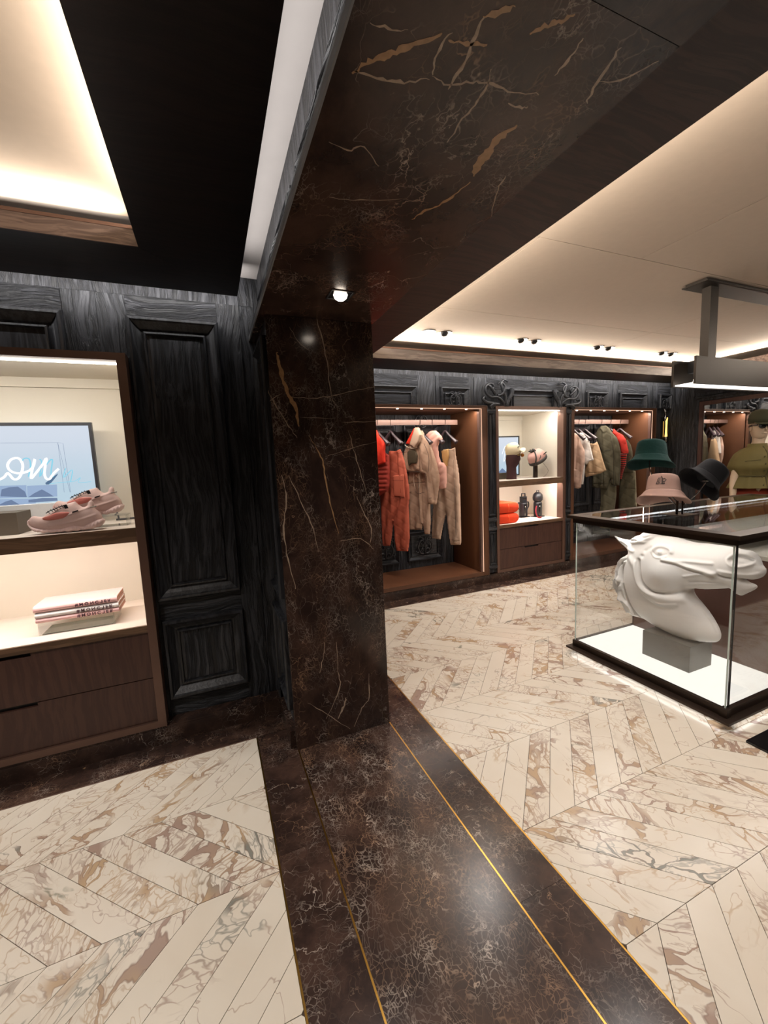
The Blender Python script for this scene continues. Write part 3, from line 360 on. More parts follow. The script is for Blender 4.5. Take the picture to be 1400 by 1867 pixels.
def glass(name, tint=(0.985, 0.985, 0.98), f0=0.05):
    t = NT(name); tr = t.n('ShaderNodeBsdfTransparent'); tr.inputs[0].default_value = tint + (1,)
    gl = t.n('ShaderNodeBsdfGlossy'); gl.inputs['Roughness'].default_value = 0.01
    ge = t.n('ShaderNodeNewGeometry'); dt = t.n('ShaderNodeVectorMath', operation='DOT_PRODUCT'); t.set(dt, 0, ge.outputs['Normal']); t.set(dt, 1, ge.outputs['Incoming'])
    c_ = t.math('ABSOLUTE', dt.outputs['Value']); q = t.math('POWER', t.math('SUBTRACT', 1.0, c_), 5.0)
    fac = t.math('MULTIPLY_ADD', q, 1 - f0, f0)
    mx = t.n('ShaderNodeMixShader'); t.set(mx, 0, fac); t.set(mx, 1, tr.outputs[0]); t.set(mx, 2, gl.outputs[0])
    t.t.links.new(mx.outputs[0], t.o.inputs[0]); return t.m
def cloth(name, hx, rough=0.85, weave=400, bump=0.25, var=0.12, fold=0.0):
    t = NT(name); c = lin(hx); co = t.coord()
    nz = t.noise(co, 9, 3).outputs['Fac']; wv = t.noise(co, weave, 2).outputs['Fac']
    t.base(t.mix(nz, tuple(v * (1 - var) for v in c[:3]) + (1,), tuple(v * (1 + var) for v in c[:3]) + (1,)), rough, 0, 0.2)
    t.bump(t.math('ADD', wv, t.math('MULTIPLY', t.noise(co, 22, 3).outputs['Fac'], 3)), bump, 0.0015)
    return t.m
M = dict(
 marble=dark_marble('dark_marble', 0.55, .22, (1.5, 1.5, 1.5)), marble_busy=dark_marble('dark_marble_busy', 1.15, 0.24, (1.5, 1.1, 1)), marble_face=dark_marble('dark_marble_face', 0.6, 0.16, (1.5, 1.5, 1.0), (0, .25, 0)),
 soffit=dark_marble('dark_marble_soffit', 0.3, 0.25, (1.6, 1.2, 1.6), (0, 0, .5), 1.1), tile=pale_marble('veined_cream_marble'),
 grout=plain('grout', '#4a3c31', 0.9), brass=plain('brass', '#b98d45', 0.28, 1.0, 0.06),
 blackz=grain_wood('charred_oak_upright', lin('#18191b'), lin('#37383c'), 'z', 0.48),
 blackx=grain_wood('charred_oak_level', lin('#18191b'), lin('#37383c'), 'x', 0.48),
 blacky=grain_wood('charred_oak_deep', lin('#18191b'), lin('#37383c'), 'y', 0.48),
 beam=grain_wood('dark_stained_beam', lin('#120c0a'), lin('#1d1411'), 'x', 0.42, 0.12, 0.001, 0.4),
 beamb=grain_wood('brown_stained_beam', lin('#2a1c18'), lin('#3a2822'), 'x', 0.5, 0.1, 0.001, 0.4),
 beamf=grain_wood('beam_fascia_lit_tone', lin('#5c4c45'), lin('#7d6a60'), 'x', 0.5, 0.15, 0.001, 0.4),  # lighter than the beam: the glow on its upright face is in the colour
 beamg=grain_wood('beam_fascia_lit_grey', lin('#57504d'), lin('#726a66'), 'x', 0.5, 0.15, 0.001, 0.4),  # back beam's front face, its lit look put into a paler grey
 veneer=grain_wood('brown_veneer', lin('#432c25'), lin('#4d342b'), 'z', 0.42, 0.08, 0.001, 0.4),
 frame=plain('bronzed_frame', '#694f43', 0.42, 0.35, 0.1, 12), shelf_edge=grain_wood('shelf_edge', lin('#57412f'), lin('#6e543f'), 'x', 0.45, 0.08, 0.001, 0.4),
 leather=plain('brown_leather_lining', '#57351e', 0.55, 0, 0.14, 7, 0.1), leather_floor=plain('brown_leather_base', '#5c3a26', 0.42, 0, 0.15, 9, 0.1),
 rail=plain('rose_metal_rail', '#8f776e', 0.35, 0.8), strip=emis('warm_light_strip', (1.0, 0.62, 0.42), 1.1), puck=emis('puck_light', (1.0, 0.85, 0.7), 12),
 led=emis('white_light_line', (1.0, 0.95, 0.85), 9), ledcool=emis('case_light_line', (0.95, 0.97, 1.0), 4.0),
 lining=plain('cream_lining', '#cfc6b6', 0.8, 0, 0.03, 6), shelf=plain('pale_shelf_top', '#dccfc2', 0.6, 0, 0.05, 8),
 ceiling=plain('silk_plaster', '#bfb0a0', 0.85, 0, 0.05, 25), ceiling_cool=plain('pale_plaster', '#b7b1ad', 0.85, 0, 0.06, 12),
 bronze=plain('dark_bronze', '#3a2e26', 0.38, 0.6, 0.1, 15), fixture=plain('grey_bronze', '#332d27', 0.45, 0.5, 0.08, 10),
 glass=glass('clear_glass'), acrylic=glass('clear_acrylic', (0.97, 0.98, 0.98), 0.06), lightplate=emis('lit_base_panel', (1.0, 0.955, 0.87), 1.15),
 plaster=plain('white_plaster', '#e2dfdb', 0.6, 0, 0.03, 20, 0.05), plinth=plain('grey_metal_plinth', '#6f6c66', 0.42, 0.3, 0.2, 9, 0.1),
 black=plain('matt_black', '#141416', 0.5), blackgloss=plain('gloss_black', '#101012', 0.15), hanger=plain('dark_hanger', '#3a2f33', 0.3), steel=plain('steel', '#8d8a86', 0.25, 1.0),
 ornament=plain('black_carving', '#242528', 0.30, 0, 0.15, 60, 0.1, 0.6),
 mould=grain_wood('charred_oak_moulding', lin('#18191b'), lin('#333438'), 'z', 0.40, 0.3, .002), mouldx=grain_wood('charred_oak_moulding_level', lin('#18191b'), lin('#333438'), 'x', 0.40, 0.3, .002), mirror=None)
tm = NT('mirror_silver'); tm.base((0.82, 0.82, 0.82, 1), 0.01, 1.0); M['mirror'] = tm.m
# ---------------- setting ----------------
floor = struct(box('floor', -3.2, 6.4, -2.2, 5.0, -0.10, -0.004, M['grout']))
def clip(poly, x0, x1, y0, y1):
    def cut(p, ins, inter):
        out = []
        for i in range(len(p)):
            a, b = p[i - 1], p[i]
            if ins(b):
                if not ins(a): out.append(inter(a, b))
                out.append(b)
            elif ins(a): out.append(inter(a, b))
        return out
    def ix(v): return lambda a, b: (v, a[1] + (b[1] - a[1]) * (v - a[0]) / (b[0] - a[0]))
    def iy(v): return lambda a, b: (a[0] + (b[0] - a[0]) * (v - a[1]) / (b[1] - a[1]), v)
    for ins, inter in ((lambda p: p[0] >= x0, ix(x0)), (lambda p: p[0] <= x1, ix(x1)), (lambda p: p[1] >= y0, iy(y0)), (lambda p: p[1] <= y1, iy(y1))):
        poly = cut(poly, ins, inter)
        if not poly: return []
    return poly
def area_of(p): return abs(sum(p[i - 1][0] * p[i][1] - p[i][0] * p[i - 1][1] for i in range(len(p)))) / 2
def shrink(p, g):
    cx = sum(a for a, b in p) / len(p); cy = sum(b for a, b in p) / len(p)
    n = len(p); out = []
    s_ = 1 if sum(p[i - 1][0] * p[i][1] - p[i][0] * p[i - 1][1] for i in range(n)) > 0 else -1
    for i in range(n):
        a, b, c = Vector(p[i - 1]), Vector(p[i]), Vector(p[(i + 1) % n])
        e1 = (b - a).normalized(); e2 = (c - b).normalized()
        n1 = Vector((-e1.y, e1.x)) * s_; n2 = Vector((-e2.y, e2.x)) * s_
        d = 1 + n1.dot(n2)
        q = b + (n1 + n2) * (g / max(d, 0.4)); out.append((q.x, q.y))
    return out
tiles = []
def bands(x0, x1, ylo, yhi, ybase, pitch, phase, sign0):
    kb = int(math.floor((ylo - ybase) / pitch))
    y = ybase + kb * pitch
    while y < yhi:
        k_ = round((y - ybase) / pitch); sg = sign0 * (1 if k_ % 2 == 0 else -1)
        off = phase + (0 if k_ % 2 == 0 else sign0 * pitch)
        n0 = int((x0 - off - pitch) / 0.1425) - 2; n1 = int((x1 - off + pitch) / 0.1425) + 2
        for q in range(n0, n1):
            xs = off + q * 0.1425
            pl = clip([(xs, y), (xs + 0.1425, y), (xs + 0.1425 + sg * pitch, y + pitch), (xs + sg * pitch, y + pitch)], x0, x1, ylo, yhi)
            if len(pl) > 2 and area_of(pl) > 4e-4: tiles.append(pl)
        y += pitch
bands(-1.9, 0.112, 0.75, 2.283, 1.444, 0.441, -0.025, -1)   # slope -1 above 1.444
bands(1.041, 6.25, 0.30, 3.80, 1.19, 0.4415, 1.18, 1)
def tile_mb(mb, pl):
    pl = shrink(pl, 0.0012); return mb.prism(pl, lambda a, b, h: (a, b, h), -0.004, 0.0)
def key(pl):
    cx = sum(a for a, b in pl) / len(pl); cy = sum(b for a, b in pl) / len(pl); return cx * cx + cy * cy - 3 * area_of(pl)
tiles.sort(key=key)
for pl in tiles[:300]: tile_mb(MB(), pl).build('floor_tile', M['tile'], floor)
rest = MB()
for pl in tiles[300:]: tile_mb(rest, pl)
if rest.v: o = rest.build('distant_floor_tiles', M['tile'], floor); o['kind'] = 'stuff'
# dark marble threshold and borders, each slab its own piece
def slab(x0, x1, y0, y1, mat='marble'): return MB().box(x0 + .0004, x1 - .0004, y0 + .0004, y1 - .0004, -0.004, 0.0).build('marble_slab', M[mat], floor)
for a, b in ((-2.0, -0.4), (-0.4, 0.62), (0.62, 1.503), (1.503, 2.283)): slab(0.118, 0.306, a, b)
for a, b in ((-2.0, 0.3), (0.3, 2.077)): slab(0.312, 0.836, a, b, 'marble_busy')
for a, b in ((-2.0, 0.2), (0.2, 0.98), (0.98, 1.82), (1.82, 2.63), (2.63, 3.80)): slab(0.842, 1.035, a, b)
for a, b in ((-2.6, -1.2), (-1.2, -0.35), (-0.35, 0.306)): slab(a, b, 2.289, 2.46)
for a, b in ((1.035, 2.3), (2.3, 3.6), (3.6, 4.9), (4.9, 6.3)): slab(a, b, 3.806, 4.0)
for x0, x1, y0, y1 in ((0.112, 0.118, -2, 2.283), (0.306, 0.312, -2, 2.077), (0.836, 0.842, -2, 2.077), (1.035, 1.041, -2, 3.80)):
    MB().box(x0, x1, y0, y1, -0.004, 0.0006).build('brass_inlay', M['brass'], floor)
for x0, x1, y0, y1 in ((-2.6, 0.118, 2.283, 2.289), (1.035, 6.3, 3.80, 3.806)):
    MB().box(x0, x1, y0, y1, -0.004, 0.0006).build('bronze_inlay', M['frame'], floor)

# pillar and archway
pil = struct(box('wall_pillar', 0.316, 0.84, 2.10, 2.62, 0.0, 2.22, M['marble_face']))
box('marble_facing', 0.300, 0.84, 2.077, 2.0995, 0.0, 2.2195, M['marble_face'], pil, bevel=0.0012)
mb = MB(); mb.box(0.302, 0.84, 2.62, 4.70, 0.0, 2.6); struct(mb.build('wall_divider', M['blackz']))
so = struct(MB().box(0.346, 0.84, -2.2, 2.62, 2.235, 2.60).build('wall_over_arch', M['beamb']))
for a, b in ((-2.2, 0.55), (0.55, 1.815), (1.815, 2.62)):
    MB().box(0.270, 0.845, a + .0006, b - .0006, 2.22, 2.235).build('soffit_slab', M['soffit'], so)
MB().box(0.2655, 0.270, -2.2, 2.5, 2.214, 2.236).build('edge_bead', plain('grey_bead', '#85878a', 0.4), so)
# side face of the arch wall: charred oak with mouldings
PROF = [(0, 0), (0, 0.034), (0.006, 0.046), (0.018, 0.048), (0.024, 0.038), (0.040, 0.022), (0.056, 0.010), (0.070, 0.006), (0.071, 0.020), (0.080, 0.022), (0.084, 0.003)]
def prof(k=1.0, hk=1.0): return [(d * k, h * hk) for d, h in PROF]
P = PX(0.338)
for a, b in ((-2.2, -0.9), (-0.9, 0.0), (0.0, 0.76), (0.76, 1.20), (1.20, 1.9), (1.9, 2.54)):
    MB().prism([(a + .001, 2.24), (b - .001, 2.24), (b - .001, 2.57), (a + .001, 2.57)], P, -0.008, 0.0).build('oak_board', M['blackz'], so)
MB().box(0.285, 0.312, -2.2, 2.54, 2.24, 2.30).build('architrave', M['blacky'], so)
for a, b in ((-1.6, 0.74), (0.84, 1.36), (1.46, 2.45)):
    MB().moulding(a, b, 2.31, 2.42, [(0, 0), (0, .016), (.012, .022), (.02, .010), (.03, .004)], P).build('moulding', M['blacky'], so)
def vein(name, pts, wd, P_, parent, mat, k):
    rr = random.Random(k); L = smooth_poly(pts, 5, False); n = len(L); up = []; dn = []
    for i, (a, b) in enumerate(L):
        a2, b2 = L[min(i + 1, n - 1)]; a1, b1 = L[max(i - 1, 0)]; e = math.hypot(a2 - a1, b2 - b1) or 1
        nx, ny = -(b2 - b1) / e, (a2 - a1) / e; t_ = i / (n - 1); w_ = wd * (.25 + .75 * math.sin(PI * min(max(t_, .04), .96))) * rr.uniform(.35, 1.25)
        jx = rr.uniform(-1, 1) * .003; up.append((a + nx * (w_ + jx), b + ny * (w_ + jx))); dn.append((a - nx * (w_ - jx), b - ny * (w_ - jx)))
    v = [P_(a, b, .0004) for a, b in up] + [P_(a, b, .0004) for a, b in dn]
    mesh_obj(name, v, [(i, i + 1, n + i + 1, n + i) for i in range(n - 1)], mat, parent)
vm = plain('calcite_vein', '#a8937e', .2, 0, .45, 90); vm2 = plain('tan_calcite_vein', '#a8835c', .25, 0, .4, 60)
for i in range(len(D['vw'][0])): vein('calcite_vein', D['vc%d' % i], D['vw'][0][i] * .0008, PY(2.077), pil, vm2 if i in (2, 3) else vm, i)
for i in range(len(D['vw'][1])): vein('calcite_vein', D['vs%d' % i], D['vw'][1][i] * .0008, lambda u, v_, h: (u, v_, 2.22 - h), so, vm2 if i in (0, 1, 3, 7, 8, 13) else vm, i + 50)
# oak lining on the pillar's left side
P = PX(0.316)
MB().prism([(2.105, 0.1), (2.56, 0.1), (2.56, 2.22), (2.105, 2.22)], P, 0.0, 0.006).build('oak_board', M['blackz'], pil)
MB().moulding(2.13, 2.50, 0.82, 2.14, prof(.8, .7), PX(0.310)).build('moulding', M['mould'], pil)
MB().moulding(2.13, 2.50, 0.20, 0.70, prof(.8, .7), PX(0.310)).build('moulding', M['mould'], pil)
MB().box(0.274, 0.316, 2.10, 2.46, 0, 0.10).build('marble_base', M['marble'], pil)

# left wall
wl = MB(); wl.box(0.315, 0.345, 2.56, 2.62, 2.236, 2.6)
wl.box(-0.343, 0.315, 2.56, 2.64, 0.1, 2.6); wl.box(-3.2, -0.343, 2.56, 2.64, 2.10, 2.6); wl.box(-3.2, -1.68, 2.56, 2.64, 0.1, 2.10)
wall_left = struct(wl.build('wall_left', M['blackz']))
P = PY(2.56)
def board(u0, u1, w0, w1, mat, par, P_, h=0.006):
    return MB().prism([(u0 + .0008, w0 + .0008), (u1 - .0008, w0 + .0008), (u1 - .0008, w1 - .0008), (u0 + .0008, w1 - .0008)], P_, -0.004, h).build('oak_board', M[mat], par)
xs = [-2.6, -2.1, -1.7, -1.33, -1.05, -0.78, -0.60, -0.46, -0.32, -0.16, 0.0, 0.108, 0.228, 0.309]
for a, b in zip(xs[:-1], xs[1:]): board(a, b, 2.416, 2.57, 'blackz', wall_left, P, 0.004)
board(-1.7, -0.598, 2.305, 2.416, 'blackx', wall_left, P, 0.012)
for a, b in ((-0.598, -0.551), (-0.551, -0.455), (-0.455, -0.327)): board(a, b, 2.10, 2.416, 'blackz', wall_left, P)
board(-0.327, 0.108, 2.305, 2.416, 'blackx', wall_left, P, 0.012)
board(-0.343, -0.325, 0.1, 2.10, 'blackz', wall_left, P)
board(0.108, 0.228, 0.1, 2.416, 'blackz', wall_left, P, 0.010)
board(0.228, 0.309, 0.1, 2.416, 'blackz', wall_left, P, 0.002)
board(-0.325, 0.108, 0.675, 0.795, 'blackx', wall_left, P, 0.004); board(-0.325, 0.108, 0.1, 0.215, 'blackx', wall_left, P, 0.004)
MB().moulding(-0.329, 0.110, 0.792, 2.307, PROF, P).build('moulding', M['mould'], wall_left)
MB().moulding(-0.319, 0.112, 0.213, 0.677, PROF, P).build('moulding', M['mould'], wall_left)
cut_below(MB().moulding(-1.6, -0.594, 1.2, 2.304, PROF, P).build('moulding', M['mould'], wall_left), 2.106)
for (u, w0, w1) in ((-0.33, 0.884, 2.218), (-0.32, 0.30, 0.59)):
    MB().prism([(u + .098, w0), (u + .34, w0), (u + .34, w1), (u + .098, w1)], P, 0.003, 0.007).build('raised_panel', M['blackz'], wall_left)
bl = MB(); bl.box(-3.2, 0.274, 2.46, 2.56, 0, 0.092); bl.box(-3.2, 0.274, 2.466, 2.56, 0.092, 0.10)
struct(bl.build('baseboard_left', M['marble']))

# dropped ceiling frames, left room
cl = struct(box('ceiling', -3.2, 0.345, -2.2, 2.56, 2.572, 2.70, M['ceiling_cool']))
box('ceiling_lining', -3.2, 0.0, -2.2, 2.10, 2.566, 2.572, M['ceiling'], cl)
def trim(name, mb, mat): return struct(mb.build(name, M[mat]))
mb = MB(); mb.prism([(-0.186, -2.2), (0.212, -2.2), (0.212, 2.38), (-0.186, 1.99)], lambda a, b, h: (a, b, h), ZB, ZF); tl = trim('trim_1', mb, 'beam')
mb = MB(); mb.prism([(-3.2, 1.99), (-0.187, 1.99), (0.211, 2.38), (-3.2, 2.38)], lambda a, b, h: (a, b, h), ZB, ZF); tb = trim('trim_2', mb, 'beam')
MB().box(-3.2, -0.186, 1.984, 1.99, ZB, 2.462).build('fascia', M['beamf'], tb)
MB().box(-3.2, -0.186, 1.982, 2.0, 2.462, 2.475).build('fascia_lip', M['frame'], tb)

# right room ceiling and frames
cr = struct(box('ceiling', 0.84, 6.4, -2.2, 4.7, 2.6, 2.7, M['ceiling']))
YJ = (0.55, 1.72, 2.69); XJ = (1.63, 2.37, 3.9, 5.4)
XB = [1.0] + list(XJ) + [6.1]; 
for i, (a, b) in enumerate(zip([-2.2] + list(YJ), list(YJ) + [3.6])):
    xb = [1.0, 1.63 if i >= 2 else 2.37, 3.9, 6.1] if i != 0 else [1.0, 3.2, 6.1]
    for x0, x1 in zip(xb[:-1], xb[1:]):
        MB().box(x0 + .0018, x1 - .0018, a + .0018, b - .0018, 2.592, 2.6).build('ceiling_panel', M['ceiling'], cr)
f3 = lambda a, b, h: (a, b, h)
mb = MB(); mb.prism([(0.93, -2.2), (1.325, -2.2), (1.325, 3.40), (0.93, 3.77)], f3, ZB, 2.5); trim('trim_3', mb, 'beamb')
mb = MB(); mb.prism([(1.326, 3.40), (5.75, 3.40), (6.1, 3.77), (0.931, 3.77)], f3, ZB, 2.5); t4 = trim('trim_4', mb, 'beam')
MB().box(1.326, 5.75, 3.394, 3.40, ZB, 2.487).build('fascia', M['beamg'], t4)
MB().box(1.326, 5.75, 3.390, 3.41, 2.487, 2.5).build('fascia_lip', M['frame'], t4)
mb = MB(); mb.prism([(5.751, -2.2), (6.1, -2.2), (6.1, 3.769), (5.751, 3.40)], f3, ZB, 2.5); t5 = trim('trim_5', mb, 'beam')
MB().box(5.744, 5.75, -2.2, 3.40, ZB, 2.5).build('fascia', M['beamf'], t5)

# back wall of the right room
P = PY(4.06)
mb = MB(); mb.box(0.84, 6.3, 4.06, 4.12, 2.10, 2.6); mb.box(3.0, 3.125, 4.06, 4.7, 0.1, 2.1); mb.box(4.21, 4.31, 4.06, 4.7, 0.1, 2.1); mb.box(5.93, 6.3, 4.06, 4.7, 0.1, 2.1)
wall_back = struct(mb.build('wall_back', M['blackz']))
seams = [0.9, 1.3, 1.74, 2.14, 2.36, 2.41, 2.79, 2.86, 3.04, 3.36, 3.75, 4.11, 4.35, 4.47, 4.61, 4.99, 5.12, 5.22, 5.76, 5.92, 6.02, 6.29]
for a, b in zip(seams[:-1], seams[1:]):
    board(a, b, 2.425, 2.59, 'blackz', wall_back, P, 0.003)
hor = [(1.2, 2.14), (2.41, 2.79), (3.04, 4.35), (4.61, 4.99), (5.20, 5.78), (6.02, 6.29)]
for a, b in hor: board(a, b, 2.305, 2.425, 'blackx', wall_back, P, 0.010)
for a, b in ((2.14, 2.355), (2.365, 2.41), (2.79, 2.855), (2.865, 3.04), (4.35, 4.47), (4.48, 4.61), (4.99, 5.10), (5.11, 5.20), (5.78, 5.90), (5.91, 6.02)):
    board(a, b, 2.10, 2.425, 'blackz', wall_back, P, 0.008)
for a, b in ((1.2, 2.123), (2.41, 2.79), (3.355, 4.112), (4.61, 4.99), (5.22, 5.76), (6.03, 6.28)):
    cut_below(MB().moulding(a, b, 1.75, 2.305, prof(.9, 1.0), P).build('moulding', M['mouldx'], wall_back), 2.106)
# pilasters between the units
for a, b in ((3.002, 3.123), (4.212, 4.308)):
    q = MB(); q.box(a, b, 4.015, 4.07, 0.12, 2.09)
    q.build('pilaster', M['blackz'], wall_back)
    pp = PY(4.015)
    MB().moulding(a + .012, b - .012, 0.82, 2.03, prof(.35, .5), pp).build('moulding', M['mould'], wall_back)
    MB().moulding(a + .012, b - .012, 0.22, 0.62, prof(.35, .5), pp).build('moulding', M['mould'], wall_back)
    for z in (0.19, 0.66, 0.77, 2.05):
        q = MB(); q.box(a - .0015, b + .0015, 3.993, 4.02, z - .014, z + .014); q.box(a + .004, b - .004, 3.999, 4.02, z - .026, z + .026); q.build('pilaster_band', M['blackx'], wall_back)
bb = MB(); bb.box(0.84, 6.3, 4.0, 4.7, 0, 0.092); bb.box(0.84, 6.3, 4.006, 4.7, 0.092, 0.10)
struct(bb.build('baseboard_back', M['marble']))
# recess wall seen inside the wardrobes
P = PY(4.64)
rec = struct(MB().box(0.84, 3.0, 4.64, 4.70, 0.1, 2.3).box(4.31, 6.3, 4.64, 4.70, 0.1, 2.3).build('wall_recess', M['blackz']))
for a, b in ((1.25, 1.70), (1.72, 2.10), (2.22, 2.72), (4.45, 4.80), (4.90, 5.35), (5.42, 5.80)):
    MB().moulding(a, b, 0.24, 0.62, prof(.8, 1), P).build('moulding', M['mouldx'], rec)
    MB().moulding(a, b, 0.72, 1.95, prof(.8, 1), P).build('moulding', M['mould'], rec)
for a in (1.71, 2.16, 2.78, 4.85, 5.38):
    board(a - .04, a + .04, 0.1, 2.2, 'blackz', rec, P, 0.012)
struct(MB().box(-3.2, 6.42, -2.3, -2.2, 0, 2.7).build('wall_front', M['beamb'])); struct(MB().box(-3.3, -3.2, -2.3, 2.64, 0, 2.7).build('wall_side', M['beamb']))
# right wall
wr = struct(MB().box(6.3, 6.42, -2.2, 4.7, 0.0, 2.6).build('wall_right', M['blackz']))
P = PX(6.3)
for a, b in ((3.72, 3.86), (3.86, 4.05)): board(a, b, 0.1, 2.58, 'blackz', wr, P, 0.008)
for a, b in ((-2, 0.6), (0.6, 2.2), (2.2, 3.70)): board(a, b, 2.26, 2.58, 'blacky', wr, P, 0.006)
struct(MB().box(6.26, 6.3, -2.2, 4.0, 0, 0.1).build('baseboard_right', M['marble']))

# carved ornament: mirrored scrolls of tapered tube
def scroll_pts(cx, cy, r0, turns, a0, sgn=1, n=26, tail=()):
    pts = []
    for i in range(n):
        t = i / (n - 1); a = a0 + sgn * t * turns * 2 * PI; r = r0 * (1 - 0.78 * t)
        pts.append((cx + r * math.cos(a), cy + r * math.sin(a)))
    return list(tail) + pts
def ornament(name, parent, P_, cx, cy, s, mat='ornament', kind=0):
    mb = MB()
    def st(pts, r0, r1, z=0.012):
        n = len(pts); L = [P_(cx + a * s, cy + b * s, z + 0.010 + 0.014 * math.sin(PI * i / max(n - 1, 1))) for i, (a, b) in enumerate(pts)]
        mb.tube(L, [(r0 + (r1 - r0) * i / (n - 1)) * s * (1.0 if i else .6) for i in range(n)], 7)
    for sg in (-1, 1):
        F = lambda pts: [(sg * a, b) for a, b in pts]
        st(F(smooth_poly([(0.08, -0.9), (0.55, -0.75), (0.85, -0.2), (0.7, 0.35), (0.35, 0.6), (0.12, 0.35), (0.3, 0.1), (0.48, 0.25)], 4, False)), 0.13, 0.07)
        st(F(smooth_poly([(0.05, -0.5), (0.3, -0.3), (0.5, -0.45), (0.42, -0.7), (0.25, -0.6)], 4, False)), 0.10, 0.05)
        st(F(smooth_poly([(0.1, 0.2), (0.2, 0.7), (0.55, 0.95), (0.85, 0.8), (0.8, 0.6)], 4, False)), 0.11, 0.05)
        st(F(smooth_poly([(0.62, -0.55), (0.95, -0.7), (1.05, -0.45)], 4, False)), 0.09, 0.03)
    st(smooth_poly([(0, -0.95), (0, -0.3), (0, 0.4), (0, 1.0)], 4, False), 0.10, 0.05, 0.02)
    for k_ in range(5):
        a = PI / 2 + (k_ - 2) * 0.5; st([(0, 0.15), (0.22 * math.cos(a), 0.2 + 0.25 * math.sin(a)), (0.36 * math.cos(a), 0.25 + 0.45 * math.sin(a))], 0.07, 0.03, 0.03)
    return mb.build(name, M[mat], parent, smooth=True)
ornament('carved_ornament', wall_back, PY(4.055), 2.60, 2.17, 0.085)
ornament('carved_ornament', wall_back, PY(4.055), 4.80, 2.17, 0.085)
ornament('carved_ornament', wall_back, PY(4.055), 6.155, 2.17, 0.08)
ornament('carved_ornament', rec, PY(4.63), 2.46, 0.43, 0.12)
ornament('carved_ornament', rec, PY(4.63), 1.91, 0.43, 0.12)
ornament('carved_ornament', rec, PY(4.63), 2.46, 2.0, 0.10)
ornament('carved_ornament', rec, PY(4.63), 5.12, 0.43, 0.12)
def big_scroll(cx, sg):
    mb = MB(); P_ = PY(4.035)
    def st(pts, r0, r1, z=0.02):
        n = len(pts); L = [P_(cx + sg * a, b, z + 0.02 * math.sin(PI * i / (n - 1))) for i, (a, b) in enumerate(pts)]
        mb.tube(L, [r0 + (r1 - r0) * i / (n - 1) for i in range(n)], 8)
    st(smooth_poly([(0.20, 2.09), (0.18, 2.15), (0.10, 2.20), (0.00, 2.20), (-0.07, 2.25), (-0.07, 2.32), (0.0, 2.355), (0.05, 2.32), (0.02, 2.28)], 5, False), 0.016, 0.012)
    st(smooth_poly([(0.21, 2.13), (0.20, 2.22), (0.16, 2.28), (0.14, 2.36), (0.19, 2.40), (0.25, 2.385)], 5, False), 0.020, 0.010, 0.025)
    st(smooth_poly([(0.10, 2.22), (0.16, 2.24), (0.19, 2.32), (0.14, 2.37), (0.10, 2.35)], 5, False), 0.020, 0.008, 0.03)
    st(smooth_poly([(0.12, 2.12), (0.02, 2.13), (-0.06, 2.14), (-0.11, 2.17), (-0.09, 2.20), (-0.065, 2.18)], 5, False), 0.026, 0.012, 0.02)
    st(smooth_poly([(0.0, 2.09), (0.05, 2.12), (0.13, 2.12)], 5, False), 0.034, 0.014, 0.02)
    st(smooth_poly([(-0.04, 2.34), (0.0, 2.30), (0.06, 2.24)], 4, False), 0.012, 0.018, 0.03)
    mb.build('carved_scroll', M['ornament'], wall_back, smooth=True)
    mb = MB(); st2 = smooth_poly([(0.23, 2.10), (0.25, 2.17), (0.30, 2.24), (0.31, 2.31)], 5, False)
    L = [P_(cx + sg * a, b, 0.03) for a, b in st2]; mb.tube(L, 0.026, 8); mb.build('curved_moulding', M['blackx'], wall_back, smooth=True)
big_scroll(3.06, 1); big_scroll(4.34, -1)
# ---------------- fitted furniture ----------------
def wardrobe(x0, x1, rail_x, label, group=None):
    yf, yb = 4.0, 4.62
    t = thing('wardrobe', label, 'wardrobe', ((x0 + x1) / 2, yf, 0.1))
    for a, b in ((x0, x0 + .03), (x1 - .03, x1)): MB().box(a, b, yf + .045, yb, .15, 2.07).build('side_panel', M['leather'], t)
    MB().box(x0, x1, yf + .045, yb, 2.07, 2.098).build('top_panel', M['leather'], t)
    MB().box(x0, x1, yf + .002, yb, .104, .15).build('base_panel', M['leather_floor'], t)
    f = MB()
    for a, b in ((x0 - .05, x0 + .0), (x1, x1 + .068)): f.box(a, b, yf, yf + .05, .104, 2.098)
    f.box(x0, x1, yf, yf + .04, 2.072, 2.098); f.build('face_frame', M['leather'], t)
    for a, b in ((x0 - .056, x0 - .05), (x1 + .068, x1 + .074)): MB().box(a, b, yf - .006, yf + .05, .104, 2.104).build('edge_trim', M['frame'], t)
    MB().box(x0 - .05, x1 + .068, yf - .006, yf + .05, 2.098, 2.104).build('edge_trim', M['frame'], t)
    s = MB(); s.box(x1 - .034, x1 - .002, yf + .006, yf + .042, .152, 2.068); s.build('upright_light', M['rail'], t)
    MB().box(x1 - .006, x1 - .001, yf + .002, yf + .006, .152, 2.064).build('light_strip', M['strip'], t)
    MB().box(x0, x1, yf + .004, yf + .010, 2.066, 2.071).build('light_strip', M['strip'], t)
    n = 6
    for i in range(n):
        x = x0 + (x1 - x0) * (i + .4) / n
        MB().lathe([(0.012, 2.064), (0.012, 2.069)], Matrix.Translation((x, yf + .055, 0)), 12).build('puck_light', M['puck'], t)
    r = MB(); r.box(x0 + .03, rail_x, 4.292, 4.304, 1.918, 1.975); r.build('rail', M['rail'], t)
    for x in (x0 + .3, rail_x - .10): MB().box(x, x + .03, 4.304, 4.62, 1.93, 1.96).build('rail_bracket', M['bronze'], t)
    area('wardrobe_light', ((x0 + x1) / 2, yf + .07, 2.05), (0.25, 0, 0), x1 - x0 - .1, .03, 13, (1, .88, .78))
    area('wardrobe_light', (x1 - .05, yf + .06, 1.1), (0, PI / 2, -0.5), 1.8, .02, 2.0, (1, .80, .65))
    return t
